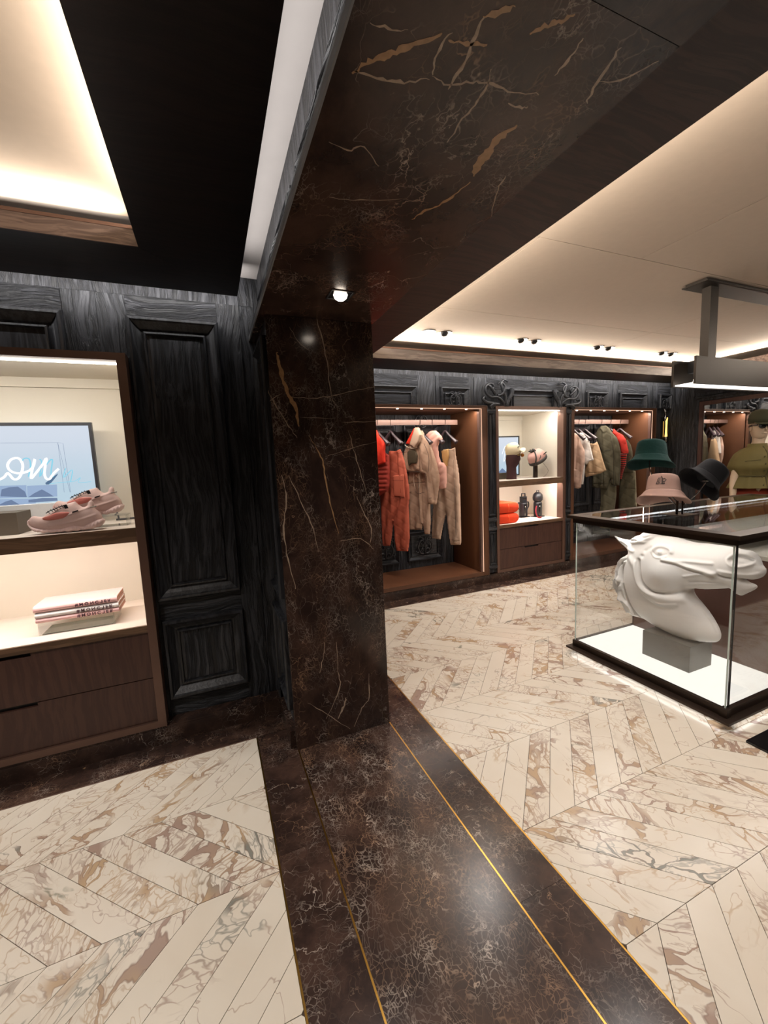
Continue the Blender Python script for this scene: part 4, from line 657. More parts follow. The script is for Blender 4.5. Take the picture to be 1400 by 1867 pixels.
W1 = wardrobe(1.20, 2.93, 2.79, 'brown open wardrobe with rust and beige clothes, nearest the marble pillar')
W2 = wardrobe(4.36, 5.85, 5.75, 'brown open wardrobe with olive and red clothes, in the far corner')
def cabinet(x0, x1, yf, yb, label, power):
    t = thing('display_cabinet', label, 'cabinet', ((x0 + x1) / 2, yf, .1))
    f = MB(); w_ = .036
    f.box(x0, x0 + w_, yf, yf + .10, .104, 2.102); f.box(x1 - w_, x1, yf, yf + .10, .104, 2.102)
    f.box(x0 + w_, x1 - w_, yf, yf + .06, 2.066, 2.102); f.box(x0 + w_, x1 - w_, yf, yf + .10, .104, .14)
    f.build('face_frame', M['frame'], t)
    
    for a, b in ((x0 - .006, x0), (x1, x1 + .006)): MB().box(a, b, yf - .006, yf + .10, .104, 2.102).build('edge_trim', M['frame'], t)
    l = MB(); l.box(x0 + .005, x0 + w_, yf + .10, yb, .66, 2.10); l.box(x1 - w_, x1 - .005, yf + .10, yb, .66, 2.10); l.box(x0, x1, yb, yb + .02, .14, 2.10); l.box(x0 + w_, x1 - w_, yf + .06, yb, 2.074, 2.10); l.build('lining', M['lining'], t)
    MB().box(x0 + w_, x1 - w_, yb - .02, yb - .001, 2.02, 2.074).build('cornice', M['lining'], t)
    sh = MB(); sh.box(x0 + w_, x1 - w_, yf + .004, yf + .02, 1.148, 1.222); sh.build('shelf_edge', M['shelf_edge'], t)
    sh = MB(); sh.box(x0 + w_, x1 - w_, yf + .02, yb, 1.19, 1.222); sh.build('shelf', M['shelf'], t)
    sh = MB(); sh.box(x0 + w_, x1 - w_, yf + .004, yf + .02, .652, .690); sh.build('counter_edge', M['shelf_edge'], t)
    sh = MB(); sh.box(x0 + w_, x1 - w_, yf + .02, yb, .665, .690); sh.build('counter', M['shelf'], t)
    xc = (x0 + x1) / 2
    for z0, z1 in ((.142, .388), (.391, .650)):
        d = MB(); d.box(x0 + w_ + .003, x1 - w_ - .003, yf + .016, yf + .04, z0, z1 - .02)
        d.box(x0 + w_ + .003, xc - .11, yf + .016, yf + .04, z1 - .02, z1 - .002); d.box(xc + .11, x1 - w_ - .003, yf + .016, yf + .04, z1 - .02, z1 - .002)
        dr = d.build('drawer', M['veneer'], t)
        g_ = MB().box(xc - .11, xc + .11, yf + .034, yf + .05, z1 - .021, z1 - .001).build('finger_pull', M['black'], dr)
    MB().box(x0 + w_, x1 - w_, yf + .062, yf + .072, 2.058, 2.070).build('light_line', M['led'], t)
    MB().box(x0 + w_, x1 - w_, yf + .030, yf + .040, 1.184, 1.190).build('light_line', M['led'], t)
    area('cabinet_light', (xc, yf + .075, 2.05), (0.35, 0, 0), x1 - x0 - .1, .02, power, (1, .955, .89))
    area('cabinet_light', (xc, yf + .05, 1.18), (0.45, 0, 0), x1 - x0 - .1, .02, power * 1.0, (1, .91, .86))
    return t
C1 = cabinet(-1.66, -0.345, 2.46, 3.02, 'brown display cabinet with pink sneakers and books, on the near left wall', 7)
C2 = cabinet(3.128, 4.208, 4.0, 4.76, 'brown display cabinet between the two wardrobes on the back wall', 9)

# wall mirror on the right wall
mt = thing('wall_mirror', 'tall wall mirror in a dark moulded frame beside the far corner', 'mirror', (6.3, 2.6, 0.2))
P = PX(6.29)
MB().moulding(1.30, 3.72, 0.13, 2.22, [(0, 0), (0, .02), (.015, .045), (.035, .05), (.05, .03), (.07, .025), (.08, .012)], P, cap=False).build('outer_frame', M['blackz'], mt)
MB().moulding(1.38, 3.64, 0.21, 2.14, [(0, .0), (0, .02), (.05, .02), (.055, .004)], P, cap=False).build('inner_frame', M['veneer'], mt)
MB().prism([(1.42, .25), (3.60, .25), (3.60, 2.10), (1.42, 2.10)], P, -.002, .005).build('mirror_glass', M['mirror'], mt)
# sconce
t = thing('wall_sconce', 'small silver wall lamp with an amber glass tube in the far corner', 'lamp', (6.14, 4.06, 1.6))
mb = MB(); mb.box(6.125, 6.185, 4.03, 4.06, 1.62, 1.70); mb.tube([(6.125, 4.02, 2.09), (6.118, 4.0, 2.05), (6.128, 4.0, 2.0), (6.118, 4.0, 1.96), (6.13, 4.01, 1.92)], [.012, .02, .012, .02, .008], 10); mb.box(6.11, 6.125, 4.02, 4.06, 1.62, 1.98); mb.build('bracket', M['steel'], t, smooth=False)
MB().lathe([(0.016, 1.70), (.012, 1.76), (.010, 1.85), (.012, 1.92), (.016, 1.97)], Matrix.Translation((6.15, 4.0, 0)), 14).build('amber_tube', emis('amber_glow', (1.0, .55, .12), 3.0), t, smooth=True)
MB().lathe([(0.022, 1.62), (.022, 1.70)], Matrix.Translation((6.15, 4.0, 0)), 14).build('socket', M['steel'], t, smooth=True)

# ceiling downlights in pairs
def downlight(x, y, lit, label, z=2.594):
    t = thing('ceiling_downlight', label, 'light', (x, y, z), 'twin downlights along the far edge of the ceiling')
    T = Matrix.Translation((x, y, 0))
    MB().lathe([(.050, z - .001), (.064, z - .001), (.066, z - .004), (.062, z - .006), (.054, z - .006)], T, 28).build('ring', M['steel'], t, smooth=True)
    MB().lathe([(.054, z - .003), (.050, z - .006), (.042, z - .002), (.001, z + .0)], T, 28).build('recess', M['black'], t, smooth=True)
    RT = Matrix.Translation((x - .002, y - .004, z - .006)) @ Matrix.Rotation(-0.5, 4, 'X')
    MB().lathe([(.001, -.016), (.022, -.016), (.032, -.008), (.034, .006)], RT, 20).build('lens', M['puck'] if lit else M['black'], t, smooth=True)
names = ['leftmost pair', 'second pair from the left', 'third pair from the left', 'rightmost pair']
for i, xc in enumerate((1.89, 2.88, 3.87, 4.87)):
    for j, dx in enumerate((-.08, .08)):
        lit = (i == 0 and j == 0)
        o = downlight(xc + dx, 3.2, lit, 'round recessed ceiling downlight, %s of the %s%s' % (('left', 'right')[j], names[i], ', lit' if lit else ''))
    spot('downlight', (xc, 3.2, 2.57), (xc, 4.05, 1.0), 40, 38, .6, NEUT, .03)
t = thing('soffit_spotlight', 'lit square recessed spotlight in the marble soffit above the pillar', 'light', (.577, 1.77, 2.22))
mb = MB(); mb.moulding(.527, .627, 1.72, 1.82, [(0, 0), (0, .003), (.006, .003), (.006, .001)], lambda u, v, h: (u, v, 2.22 - h), cap=False); mb.build('square_rim', M['black'], t)
MB().box(.534, .620, 1.727, 1.813, 2.2185, 2.2195).build('recess', M['blackgloss'], t)
MB().lathe([(.001, 2.196), (.016, 2.198), (.026, 2.206), (.030, 2.2184)], Matrix.Translation((.577, 1.765, 0)), 24).build('lens', M['puck'], t, smooth=True)
spot('soffit_spot', (.577, 1.76, 2.18), (.6, 1.2, 0), 22, 95, .7, NEUT, .03)

# hanging light over the case
t = thing('hanging_light', 'bronze light box hung from the ceiling on a post above the glass case', 'light', (3.2, 1.82, 2.594))
mb = MB(); mb.box(3.05, 4.9, 1.76, 1.89, 2.570, 2.594); mb.box(3.035, 4.9, 1.745, 1.905, 2.5705, 2.578); mb.build('ceiling_plate', M['fixture'], t)
for x in (3.16, 4.6): MB().box(x, x + .085, 1.795, 1.85, 2.10, 2.57).build('post', M['fixture'], t)
for ya, yb in ((1.745, 1.760), (1.885, 1.900)): MB().box(2.955, 5.0, ya, yb, 1.925, 2.10).build('side_plate', M['fixture'], t)
MB().box(3.10, 5.0, 1.760, 1.885, 2.02, 2.10).build('inner_channel', M['black'], t)
MB().box(2.97, 5.0, 1.762, 1.883, 1.930, 1.938).build('diffuser', emis('diffuser_glow', (1, .93, .86), 2.2), t)
MB().lathe([(.02, 1.945), (.02, 1.965)], Matrix.Translation((3.06, 1.80, 0)), 14).build('spot_lens', M['puck'], t)
area('hanging_light_glow', (3.9, 1.82, 1.92), DOWN, 1.8, .1, 14, NEUT)

# island: glass case and brown end unit under one top
t = ISL = thing('island_display_case', 'glass and bronze display case holding the white horse head, with brown side unit', 'display case', (2.5, 1.25, 0))
X0, X1, Y0, Y1 = 2.47, 3.10, 1.235, 2.24
XE = 4.75
b = MB(); b.box(X0 - .06, XE, Y0 - .05, Y1 + .03, .035, .048); b.build('base_flange', M['bronze'], t)
b = MB(); b.box(X0 - .012, XE, Y0 - .012, Y0 + .012, .048, .092); b.box(X0 - .012, X0 + .012, Y0 - .012, Y1 + .012, .048, .092); b.box(X0, XE, Y1 - .01, Y1 + .012, .048, .092); b.box(X0 - .018, X0 + .02, Y0 - .018, Y0 + .02, .048, .095); b.build('base_rail', M['bronze'], t)
MB().box(X0 + .012, X1, Y0 + .012, Y1 - .01, .05, .086).build('lit_base', M['lightplate'], t)
MB().box(X0 + .10, XE - .1, Y0 + .08, Y1 - .1, .0, .035).build('recessed_foot', M['black'], t)
g_ = .010
MB().box(X0, X0 + g_, Y0, Y1, .088, .998).build('glass_pane', M['glass'], t)
MB().box(X0 + g_, X1, Y0, Y0 + g_, .088, .998).build('glass_pane', M['glass'], t)
MB().box(X0 + g_, X1, Y1 - g_, Y1, .088, .998).build('glass_pane', M['glass'], t)
ge_ = plain('glass_edge', '#cfe0da', .15, 0, .02)
for x, y in ((X0 + .001, Y0 + .001), (X0 + .001, Y1 - .003)): MB().box(x - .002, x + .004, y - .002, y + .004, .088, .998).build('polished_glass_edge', ge_, t)
MB().box(X0 + .028, X0 + .034, Y0 - .001, Y0 + .008, .088, .998).build('corner_seal', M['black'], t)
MB().box(X1, XE, Y0 + .004, Y1 - .004, .092, .80).build('side_unit', M['veneer'], t)
MB().box(X1 - .004, X1 + .014, Y0 + .02, Y1 - .02, .09, .80).build('side_unit_face', plain('brown_lacquer', '#5b4037', .12, 0, .06, 3), t)
MB().box(X1 - .01, XE, Y0 + .004, Y1 - .004, .80, .825).build('marble_shelf', plain('pale_marble_shelf', '#c7c3b8', .12, 0, .12, 14), t)
MB().box(X1 + .3, XE, Y0, Y0 + g_, .825, .998).build('glass_pane', M['glass'], t)
top = MB(); a0, a1, c0, c1 = 2.44, XE + .02, 1.197, 2.30
for (p, q, r_, s_) in ((a0, a1, c0, c0 + .085), (a0, a1, c1 - .07, c1), (a0, a0 + .085, c0 + .085, c1 - .07), (a1 - .08, a1, c0 + .085, c1 - .07)):
    top.box(p, q, r_, s_, 1.030, 1.053)
for (p, q, r_, s_) in ((a0 + .028, a1, c0 + .028, c0 + .06), (a0 + .028, a1, c1 - .06, c1 - .03), (a0 + .028, a0 + .06, c0 + .06, c1 - .06)): top.box(p, q, r_, s_, .996, 1.030)
top.build('top_frame', M['bronze'], t)
MB().box(a0 + .085, a1 - .08, c0 + .085, c1 - .07, 1.040, 1.0525).build('glass_top', M['glass'], t)
MB().box(2.64, XE - .02, 2.085, 2.10, 1.022, 1.032).build('light_line', M['ledcool'], t)
MB().box(X1 + .1, XE - .1, 1.5, 2.0, .90, .91).build('inner_tray', plain('grey_tray', '#8f918e', .3, 0, .1), t)
area('case_light', (2.85, 2.05, .99), (-0.25, 0, 0), .5, .03, 1.2, NEUT)
area('case_light', (2.55, 1.75, .985), (0, -.5, 0), .03, .9, 1.3, NEUT)
area('case_underglow', (2.44, 1.74, .032), (0, .35, 0), .012, 1.0, 0.35, COOL)
area('case_underglow', (3.4, 1.20, .032), (.0, 0, 0), 1.8, .012, 0.5, COOL)

# lettering helper used on the books
def emblem_letters(P_, u, w_, size, mat, parent, spec, adv):
    for ch, mir, flip in spec:
        if ch == 'N': o = text_obj('lettering', ch, P_, u, w_, size, mat, parent, mirror=True)
        else: o = text_obj('lettering', ch, P_, u, w_, size, mat, parent, mirror=mir, flip=flip)
        u += adv * (1.15 if ch in 'MO' else .95)
# ---------------- horse head sculpture and its block ----------------
hs = [('h_brow', .012, .012), ('h_under', .005, .006), ('h_nosrim', .010, .010), ('h_nostril', -.020, .014), ('h_crest', .012, .014), ('h_crest2', .007, .010), ('h_mouth', -.014, .009), ('h_lip', .007, .010), ('h_jaw', -.020, .014), ('h_jawline', .006, .02), ('h_neck1', .010, .025), ('h_neck2', .006, .012), ('h_ear', .010, .014), ('h_earpit', -.012, .010), ('h_temple', -.010, .014), ('h_temple2', -.007, .012), ('h_maneedge', -.020, .010)]
hst = [(D[k], a * 1.35, s * .9) for k, a, s in hs] + [(D['h_m%d' % i], .036, .0075) for i in range(8)]
hst += [([(a + .018, b) for a, b in D['h_m%d' % i]], -.022, .0065) for i in range(5)]
hst += [([(a, b - .014) for a, b in D['h_crest']], -.010, .008), ([(a, b + .013) for a, b in D['h_under']], -.006, .005), ([(a + .022, b - .01) for a, b in D['h_jaw']], .010, .010), ([(1.62, .70), (1.52, .74), (1.42, .76)], .008, .008), ([(1.60, .67), (1.50, .69), (1.42, .70)], -.007, .007), (D['h_cheek'], .030, .085), (D['h_eye'], .016, .013), ([(1.50, .45)], -.02, .1)]
horse = inflate('horse_head_sculpture', D['horse'], PX(2.81), .105, M['plaster'], res=.0052, strokes=hst, power=.55, it=1300)
tag(horse, 'white plaster horse head sculpture on a grey block inside the glass case', 'sculpture')
horse.location = (0, 0, 0)
blk = box('plinth_block', 2.695, 2.925, 1.555, 1.865, .0865, .262, M['plinth'], bevel=.003)
tag(blk, 'dark grey metal block under the white horse head in the glass case', 'block')

# ---------------- hats on a stand above the case ----------------
st = thing('hat_stand', 'dark metal hat stand with three arms on top of the glass case', 'stand', (2.98, 1.83, 1.053))
box('base_plate', 2.90, 3.06, 1.75, 1.92, 1.0531, 1.0590, M['bronze'], st)
mb = MB(); mb.tube([(2.965, 1.835, 1.058), (2.965, 1.835, 1.150)], .008, 10); mb.tube([(2.99, 1.815, 1.058), (2.99, 1.815, 1.150)], .006, 10); mb.build('post', M['bronze'], st, smooth=True)
for pts in (((2.965, 1.835, 1.145), (2.90, 1.85, 1.20), (2.85, 1.86, 1.262)), ((2.99, 1.815, 1.12), (3.03, 1.75, 1.20), (3.05, 1.70, 1.29)), ((2.975, 1.85, 1.12), (2.965, 1.96, 1.24), (2.96, 2.03, 1.36), (2.96, 2.03, 1.50))):
    mb = MB(); mb.tube(smooth_poly(list(pts), 4, False), .0045, 8); p = Vector(pts[-1]); mb.lathe([(.001, p.z - .004), (.03, p.z - .004), (.03, p.z + .002), (.001, p.z + .002)], Matrix.Translation((p.x, p.y, 0)), 16); mb.build('arm', M['steel'], st, smooth=True)
def bucket_hat(name, label, loc, ax, tilt, mat, mat_in, s=1.0, logo=False, droop=0.0, flare=1.0):
    t = thing(name, label, 'hat', loc, None)
    A = Matrix.Translation(loc) @ Matrix.Rotation(tilt, 4, ax)
    def wob(q, a, j):
        k_ = max(0, j - 6) / 8
        q.z += (0.008 * math.sin(2 * a + 1) + 0.006 * math.sin(3 * a)) * k_ * s - droop * k_ * abs(math.sin(a)); return q
    out = [(.001, .088), (.045, .0885), (.068, .086), (.079, .080), (.086, .068), (.090, .045), (.094, .015), (.097, -.006), (.099, -.010), (.104, -.020), (.1055, -.022), (.112, -.032), (.1135, -.034), (.122, -.044), (.1235, -.046), (.134, -.056), (.143, -.064)]
    out = [(r * s * (flare if i > 8 else 1), z * s) for i, (r, z) in enumerate(out)]
    mb = MB(); mb.lathe(out[:9], A, 56, 1.0, .86, wob); mb.v = mb.v; cr_ = mb.build('crown', mat, t, smooth=True)
    mb = MB(); n0 = 8
    def wob2(q, a, j): return wob(q, a, min(j, 8) + 8)
    br = out[8:]; inn = [(r - .003, z - .004) for r, z in br[::-1]]
    def wob3(q, a, j):
        jj = j if j < len(br) else 2 * len(br) - 1 - j
        return wob(q, a, jj + 8)
    mb.lathe(br + inn, A, 56, 1.0, .86, wob3); b_ = mb.build('brim', mat, t, smooth=True)
    mb = MB(); li = [(r - .004, z - .004) for r, z in out[:9]][::-1]; li[-1] = (.0008, li[-1][1]); mb.lathe(li, A, 40, 1.0, .86, wob if False else None); mb.build('lining', mat_in, t, smooth=True)
    return t, A
gf = cloth('green_terry', '#0a2824', .95, 260, .9); tf = cloth('taupe_canvas', '#9c7f74', .9, 500, .3); kf = cloth('black_felt', '#131214', .9, 300, .4)
tl_ = cloth('taupe_lining', '#8b6f62', .95, 120, .9); gl_ = cloth('green_lining', '#08201d', .95, 200, .9)
bucket_hat('bucket_hat', 'dark green fluffy bucket hat, highest of the three above the glass case', (2.965, 2.03, 1.475), Vector((.55, -.83, 0)), -.24, gf, gl_, 1.16)
hat2, A2 = bucket_hat('bucket_hat', 'taupe bucket hat with a black monogram, lowest on the hat stand', (2.852, 1.86, 1.235), Vector((.62, -.78, 0)), -.26, tf, tl_, 1.16, flare=1.06)
bucket_hat('bucket_hat', 'black bucket hat tipped up to show its inside, right on the hat stand', (3.05, 1.70, 1.315), Vector((.45, .9, 0)), .80, kf, kf, 1.08)
# monogram, embroidered on the front of the taupe crown
vd = Vector((-2.852, -1.86, 0)).normalized(); ri = Vector((-vd.y, vd.x, 0)) * 1
def Phat(u, v, h):
    ang0 = math.atan2(-.52, -.86); a = ang0 + u / .098
    r_ = .1112 - .095 * v + h; q = Vector((r_ * math.cos(a), r_ * .86 * math.sin(a), v)); return tuple(A2 @ q)
mb = MB()
for l in ([(-.020, .022), (-.014, .042), (-.010, .024)], [(-.016, .042), (-.010, .052), (-.007, .020), (-.002, .058), (.001, .020)], [(.0, .060), (.004, .044), (.004, .020)], [(.004, .044), (.012, .048), (.018, .040), (.013, .032), (.006, .032)], [(.010, .032), (.010, .020)], [(-.022, .020), (-.010, .020)], [(-.004, .020), (.012, .020)]):
    mb.tube([Phat(u * 1.45, v * 1.35 - .006, .001) for u, v in l], .0019, 5)
mb.build('monogram', M['black'], hat2)

# ---------------- hangers and garments ----------------
def PK(x0, k=0.55):
    n_ = math.hypot(1, k)
    return lambda y, z, h: (x0 - k * (y - 4.3) - h / n_, y - h * k / n_, z)
def hanger(x0, label, rail_x=None, metal_tip=False):
    t = thing('clothes_hanger', label, 'hanger', (x0, 4.3, 1.86)); P_ = PK(x0)
    pts = smooth_poly([(4.43, 1.70), (4.39, 1.745), (4.34, 1.80), (4.30, 1.845), (4.26, 1.80), (4.21, 1.745), (4.17, 1.70)], 4, False); n = len(pts)
    mb = MB(); mb.tube([P_(a, b, 0) for a, b in pts], [.013 + .016 * abs(2 * i / (n - 1) - 1) ** 2 for i in range(n)], 10); mb.build('shoulder_bar', M['hanger'], t, smooth=True)
    hk = [(x0, 4.3, 1.84), (x0, 4.3, 1.90), (x0, 4.285, 1.95), (x0, 4.284, 1.977), (x0, 4.298, 1.982), (x0, 4.312, 1.977), (x0, 4.312, 1.955)]
    mb = MB(); mb.tube(hk, .003, 6); mb.build('hook', M['bronze'], t, smooth=True)
    return t
def folds(amp, fu, fv=0.0, ph=0.0, amp2=0.004):
    def f(U, V, Hn):
        return (amp * np.sin(U * fu + V * fv + ph + 1.3 * np.sin(V * 7 + ph)) + amp2 * np.sin(U * 61 + V * 17) * np.sin(V * 23 - U * 31) + amp * .5 * (1 - np.abs(np.sin(U * fu * .7 + V * 15 + ph))) ** 3 - amp * .4 * (1 - np.abs(np.sin(V * 31 - U * 22 + ph))) ** 4) * np.clip(Hn * 3, 0, 1)
    return f
def garment(name, label, cat, key, x0, thick, mat, fn=None, strokes=(), group=None, res=.007, cap=None):
    o = inflate(name, D[key], PK(x0), thick, mat, res=res, fn=fn, strokes=strokes, power=.30, cap=cap, it=300, k=1)
    return tag(o, label, cat, group)
rust = cloth('rust_nylon', '#a85440', .6); rust2 = cloth('rust_nylon_light', '#b8614b', .6); red = cloth('bright_red_jersey', '#cc3423', .75); maroon = cloth('brick_red_quilt', '#8e352b', .55)
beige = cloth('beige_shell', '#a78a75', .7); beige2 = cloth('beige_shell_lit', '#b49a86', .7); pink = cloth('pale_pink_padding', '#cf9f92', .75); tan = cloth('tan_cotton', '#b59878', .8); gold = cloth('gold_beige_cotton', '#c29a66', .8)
olive = cloth('olive_cotton', '#4e4a3b', .8); olive2 = cloth('olive_cotton_pale', '#5f5b4a', .8); blush = cloth('blush_knit', '#c4a594', .85); white = cloth('white_jersey', '#d6cfc8', .85); redt = cloth('red_jersey', '#b5352c', .8); grn = cloth('dark_olive_lining', '#4a4234', .8)
def sub(name, key, x0, thick, mat, parent, **kw):
    o = inflate(name, D[key], PK(x0), thick, mat, parent, res=.006, power=.25, it=150, k=1, **kw); return o
g1 = garment('trousers', 'rust cargo trousers hanging beside the marble pillar', 'trousers', 'rust_trousers', 1.909, 0.034, rust, folds(.008, 60, 6), [([(4.22, 1.6), (4.20, 1.1), (4.30, .85)], -.012, .01)])
pk = sub('cargo_pocket', 'rust_pocket', 1.872, .010, rust2, g1)
def seam(parent, x0, lines, r, mat, name='seam'):
    for L in lines: MB().tube([PK(x0)(a, b, 0) for a, b in (smooth_poly(L, 4, False) if len(L) > 2 else L)], r, 5).build(name, mat, parent)
dks = plain('dark_thread', '#3a2a22', .8); pal_ = plain('pale_cord', '#d8cbb8', .7); rds = plain('rust_thread', '#6e2f22', .8)
seam(g1, 1.862, [[(4.12, 1.30), (4.26, 1.305)], [(4.12, 1.115), (4.26, 1.10)]], .002, rds); seam(g1, 1.868, [[(4.06, 1.61), (4.19, 1.60)], [(4.13, .53), (4.26, .53)], [(4.32, .55), (4.44, .555)]], .002, rds)

garment('vest', 'brick red quilted vest below a bright red top, left end of the rail', 'vest', 'quilt_vest', 1.79, 0.034, maroon, lambda U, V, Hn: .010 * np.abs(np.sin(V * 62)) * np.clip(Hn * 3, 0, 1))
garment('jersey_top', 'bright red top cut off by the marble pillar on the left rail', 'top', 'red_shirt', 1.73, 0.031, red, folds(.006, 50))
jk = garment('hooded_jacket', 'beige hooded jacket with a red hood lining, middle of the left wardrobe', 'jacket', 'beige_jacket', 2.283, 0.046, beige, folds(.007, 48, -12), [([(4.19, 1.75), (4.17, 1.45), (4.15, 1.05)], -.018, .010), ([(4.29, 1.65), (4.27, 1.40)], -.012, .008), ([(4.40, 1.6), (4.38, 1.4)], -.010, .008)])
o = sub('hood', 'hood', 2.205, .035, beige2, jk); o = sub('hood_lining', 'hood_red', 2.225, .03, red, jk); o['label'] = 'red inside of the hood'
sub('front_panel', 'jacket_lining', 2.215, .012, grn, jk)
sk_ = garment('trousers', 'beige drawstring cargo trousers below the hooded jacket', 'trousers', 'beige_skirt', 2.345, 0.031, beige, folds(.009, 55, 4, 1), [([(4.27, 1.25), (4.5, 1.24)], -.008, .006), ([(4.35, 1.36), (4.35, .7)], -.018, .008), ([(4.30, 1.33), (4.34, 1.27), (4.40, 1.33), (4.46, 1.27)], .012, .008)])
seam(sk_, 2.295, [[(4.27, 1.26), (4.53, 1.24)], [(4.28, 1.14), (4.36, 1.12), (4.40, 1.15)], [(4.44, 1.14), (4.52, 1.13)], [(4.36, 1.35), (4.355, 1.2), (4.35, .80)], [(4.27, .70), (4.40, .70)]], .0022, dks)
seam(sk_, 2.290, [[(4.40, 1.36), (4.405, 1.28), (4.39, 1.18)], [(4.34, 1.35), (4.33, 1.26), (4.345, 1.19)]], .003, pal_, 'drawcord')
seam(jk, 2.222, [[(4.27, 1.66), (4.26, 1.5), (4.265, 1.37)], [(4.13, 1.08), (4.16, 1.075)], [(4.20, 1.70), (4.15, 1.55), (4.16, 1.38)], [(4.29, 1.38), (4.44, 1.385)]], .0025, dks)
seam(jk, 2.205, [[(4.42, 1.70), (4.37, 1.665), (4.31, 1.655), (4.27, 1.665)]], .005, pal_, 'collar_edge')
garment('padded_vest', 'pale pink padded vest between the beige jacket and the beige trousers', 'vest', 'pink_vest', 2.442, 0.040, pink, lambda U, V, Hn: .006 * np.abs(np.sin(V * 40 + U * 30)) * np.clip(Hn * 3, 0, 1))
bt = garment('trousers', 'beige cuffed trousers at the right end of the left wardrobe rail', 'trousers', 'beige_trousers', 2.62, 0.034, beige2, folds(.008, 52, 3, 2), [([(4.2, 1.6), (4.18, 1.1), (4.25, .8)], -.010, .012), ([(4.13, .53), (4.25, .53)], -.008, .006)])
seam(bt, 2.572, [[(4.15, .53), (4.245, .525)], [(4.37, .58), (4.46, .565)], [(4.16, 1.62), (4.30, 1.60)], [(4.17, 1.5), (4.165, 1.0), (4.16, .6)]], .002, dks)
sub('drawstring_waist', 'drawstring', 2.565, .022, gold, bt)
hanger(1.909, 'dark hanger holding the rust cargo trousers'); hanger(2.283, 'dark hanger holding the beige hooded jacket'); hanger(2.442, 'dark hanger inside the pale pink padded vest'); hanger(2.62, 'dark hanger holding the beige cuffed trousers'); hanger(1.75, 'dark hanger holding the bright red top beside the marble pillar')
# far wardrobe
garment('knit_top', 'blush long-sleeved top at the left end of the far wardrobe', 'top', 'pink_long', 4.66, 0.037, blush, folds(.006, 50), [([(4.24, 1.75), (4.26, 1.3)], -.014, .010)])
garment('t_shirt', 'white t-shirt behind the blush top in the far wardrobe', 't-shirt', 'white_tee', 4.76, 0.034, white, folds(.007, 48, 5))
garment('mini_skirt', 'tan flared mini skirt in the far wardrobe', 'skirt', 'tan_skirt', 4.88, 0.037, tan, folds(.010, 70), [([(4.06, 1.24), (4.28, 1.24)], -.008, .006)])
garment('field_jacket', 'olive field jacket with a stand collar in the far wardrobe', 'jacket', 'olive_jacket', 5.20, 0.046, olive, folds(.008, 44, -10), [([(4.17, 1.8), (4.14, 1.45), (4.13, 1.02)], -.018, .010), ([(4.29, 1.82), (4.27, 1.4), (4.26, 1.02)], -.014, .007), ([(4.30, 1.86), (4.26, 1.80), (4.22, 1.85)], .016, .012), ([(4.2, 1.06), (4.38, 1.06)], -.008, .006)])
garment('trousers', 'olive straight trousers below the olive field jacket', 'trousers', 'olive_trousers', 5.26, 0.031, olive2, folds(.008, 50, 3))
garment('t_shirt', 'red t-shirt over a striped top in the far wardrobe', 't-shirt', 'red_tee', 5.38, 0.034, redt, folds(.008, 48, 6))
fj = bpy.data.objects['field_jacket']
seam(fj, 5.148, [[(4.27, 1.78), (4.265, 1.4), (4.26, 1.05)], [(4.16, 1.55), (4.24, 1.53)], [(4.17, 1.74), (4.13, 1.5), (4.12, 1.05)], [(4.09, 1.04), (4.16, 1.035)], [(4.29, 1.08), (4.39, 1.07)], [(4.29, 1.53), (4.36, 1.52)]], .0025, plain('dark_olive_thread', '#25221a', .8))
ms = bpy.data.objects['mini_skirt']; seam(ms, 4.838, [[(4.07, 1.25), (4.28, 1.235)], [(4.13, 1.62), (4.26, 1.61)], [(4.19, 1.60), (4.17, 1.25)]], .002, plain('tan_thread', '#7d6248', .8))
def stripe_mat():
    t = NT('striped_jersey'); sp = t.n('ShaderNodeSeparateXYZ'); t.set(sp, 0, t.coord())
    f_ = t.ramp(t.math('SINE', t.math('MULTIPLY', sp.outputs[2], 210)), -.1, .1)
    t.base(t.mix(f_, lin('#b5352c'), lin('#3c2422')), .85); return t.m
garment('striped_top', 'red and dark striped long top below the red t-shirt', 'top', 'striped_top', 5.45, 0.028, stripe_mat(), folds(.006, 50))
garment('sleeveless_jacket', 'olive sleeveless jacket beside the red t-shirt', 'vest', 'olive_vest', 5.58, 0.034, olive, folds(.008, 50, 5))
garment('cargo_trousers', 'olive cargo trousers at the right end of the far wardrobe', 'trousers', 'olive_cargo', 5.63, 0.034, olive2, folds(.010, 46, 8), [([(4.07, .95), (4.25, .97)], -.010, .008), ([(4.08, .80), (4.12, .98)], -.010, .008)])
for x, l in ((4.66, 'dark hanger holding the blush long-sleeved top'), (4.76, 'dark hanger holding the white t-shirt'), (4.88, 'dark hanger holding the tan mini skirt'), (5.20, 'dark hanger holding the olive field jacket'), (5.38, 'dark hanger holding the red t-shirt'), (5.58, 'dark hanger over the olive sleeveless jacket, last on the rail')): hanger(x, l)

# ---------------- near cabinet: screen, sneakers, books ----------------
tv = thing('display_screen', 'wide screen in a dark frame showing a white neon word, behind the pink sneakers', 'screen', (-1.1, 2.93, 1.33))
P = PY(2.93)
MB().moulding(-1.50, -.615, 1.325, 1.812, [(0, -.02), (0, .008), (.016, .008), (.018, .001)], P, cap=False).build('frame', plain('dark_grey_frame', '#3a3a3e', .4), tv)
ss = NT('screen_glow'); sp = ss.n('ShaderNodeSeparateXYZ'); ss.set(sp, 0, ss.coord()); f_ = ss.ramp(sp.outputs[2], .05, .45)
c_ = ss.mix(ss.noise(ss.coord(), 4, 3).outputs['Fac'], lin('#b3d0e2'), lin('#c9dce8')); c_ = ss.mix(f_, c_, lin('#d8e1ee'))
ss.base((0, 0, 0, 1), .3); ss.set(ss.b, 'Emission Color', c_); ss.b.inputs['Emission Strength'].default_value = .95
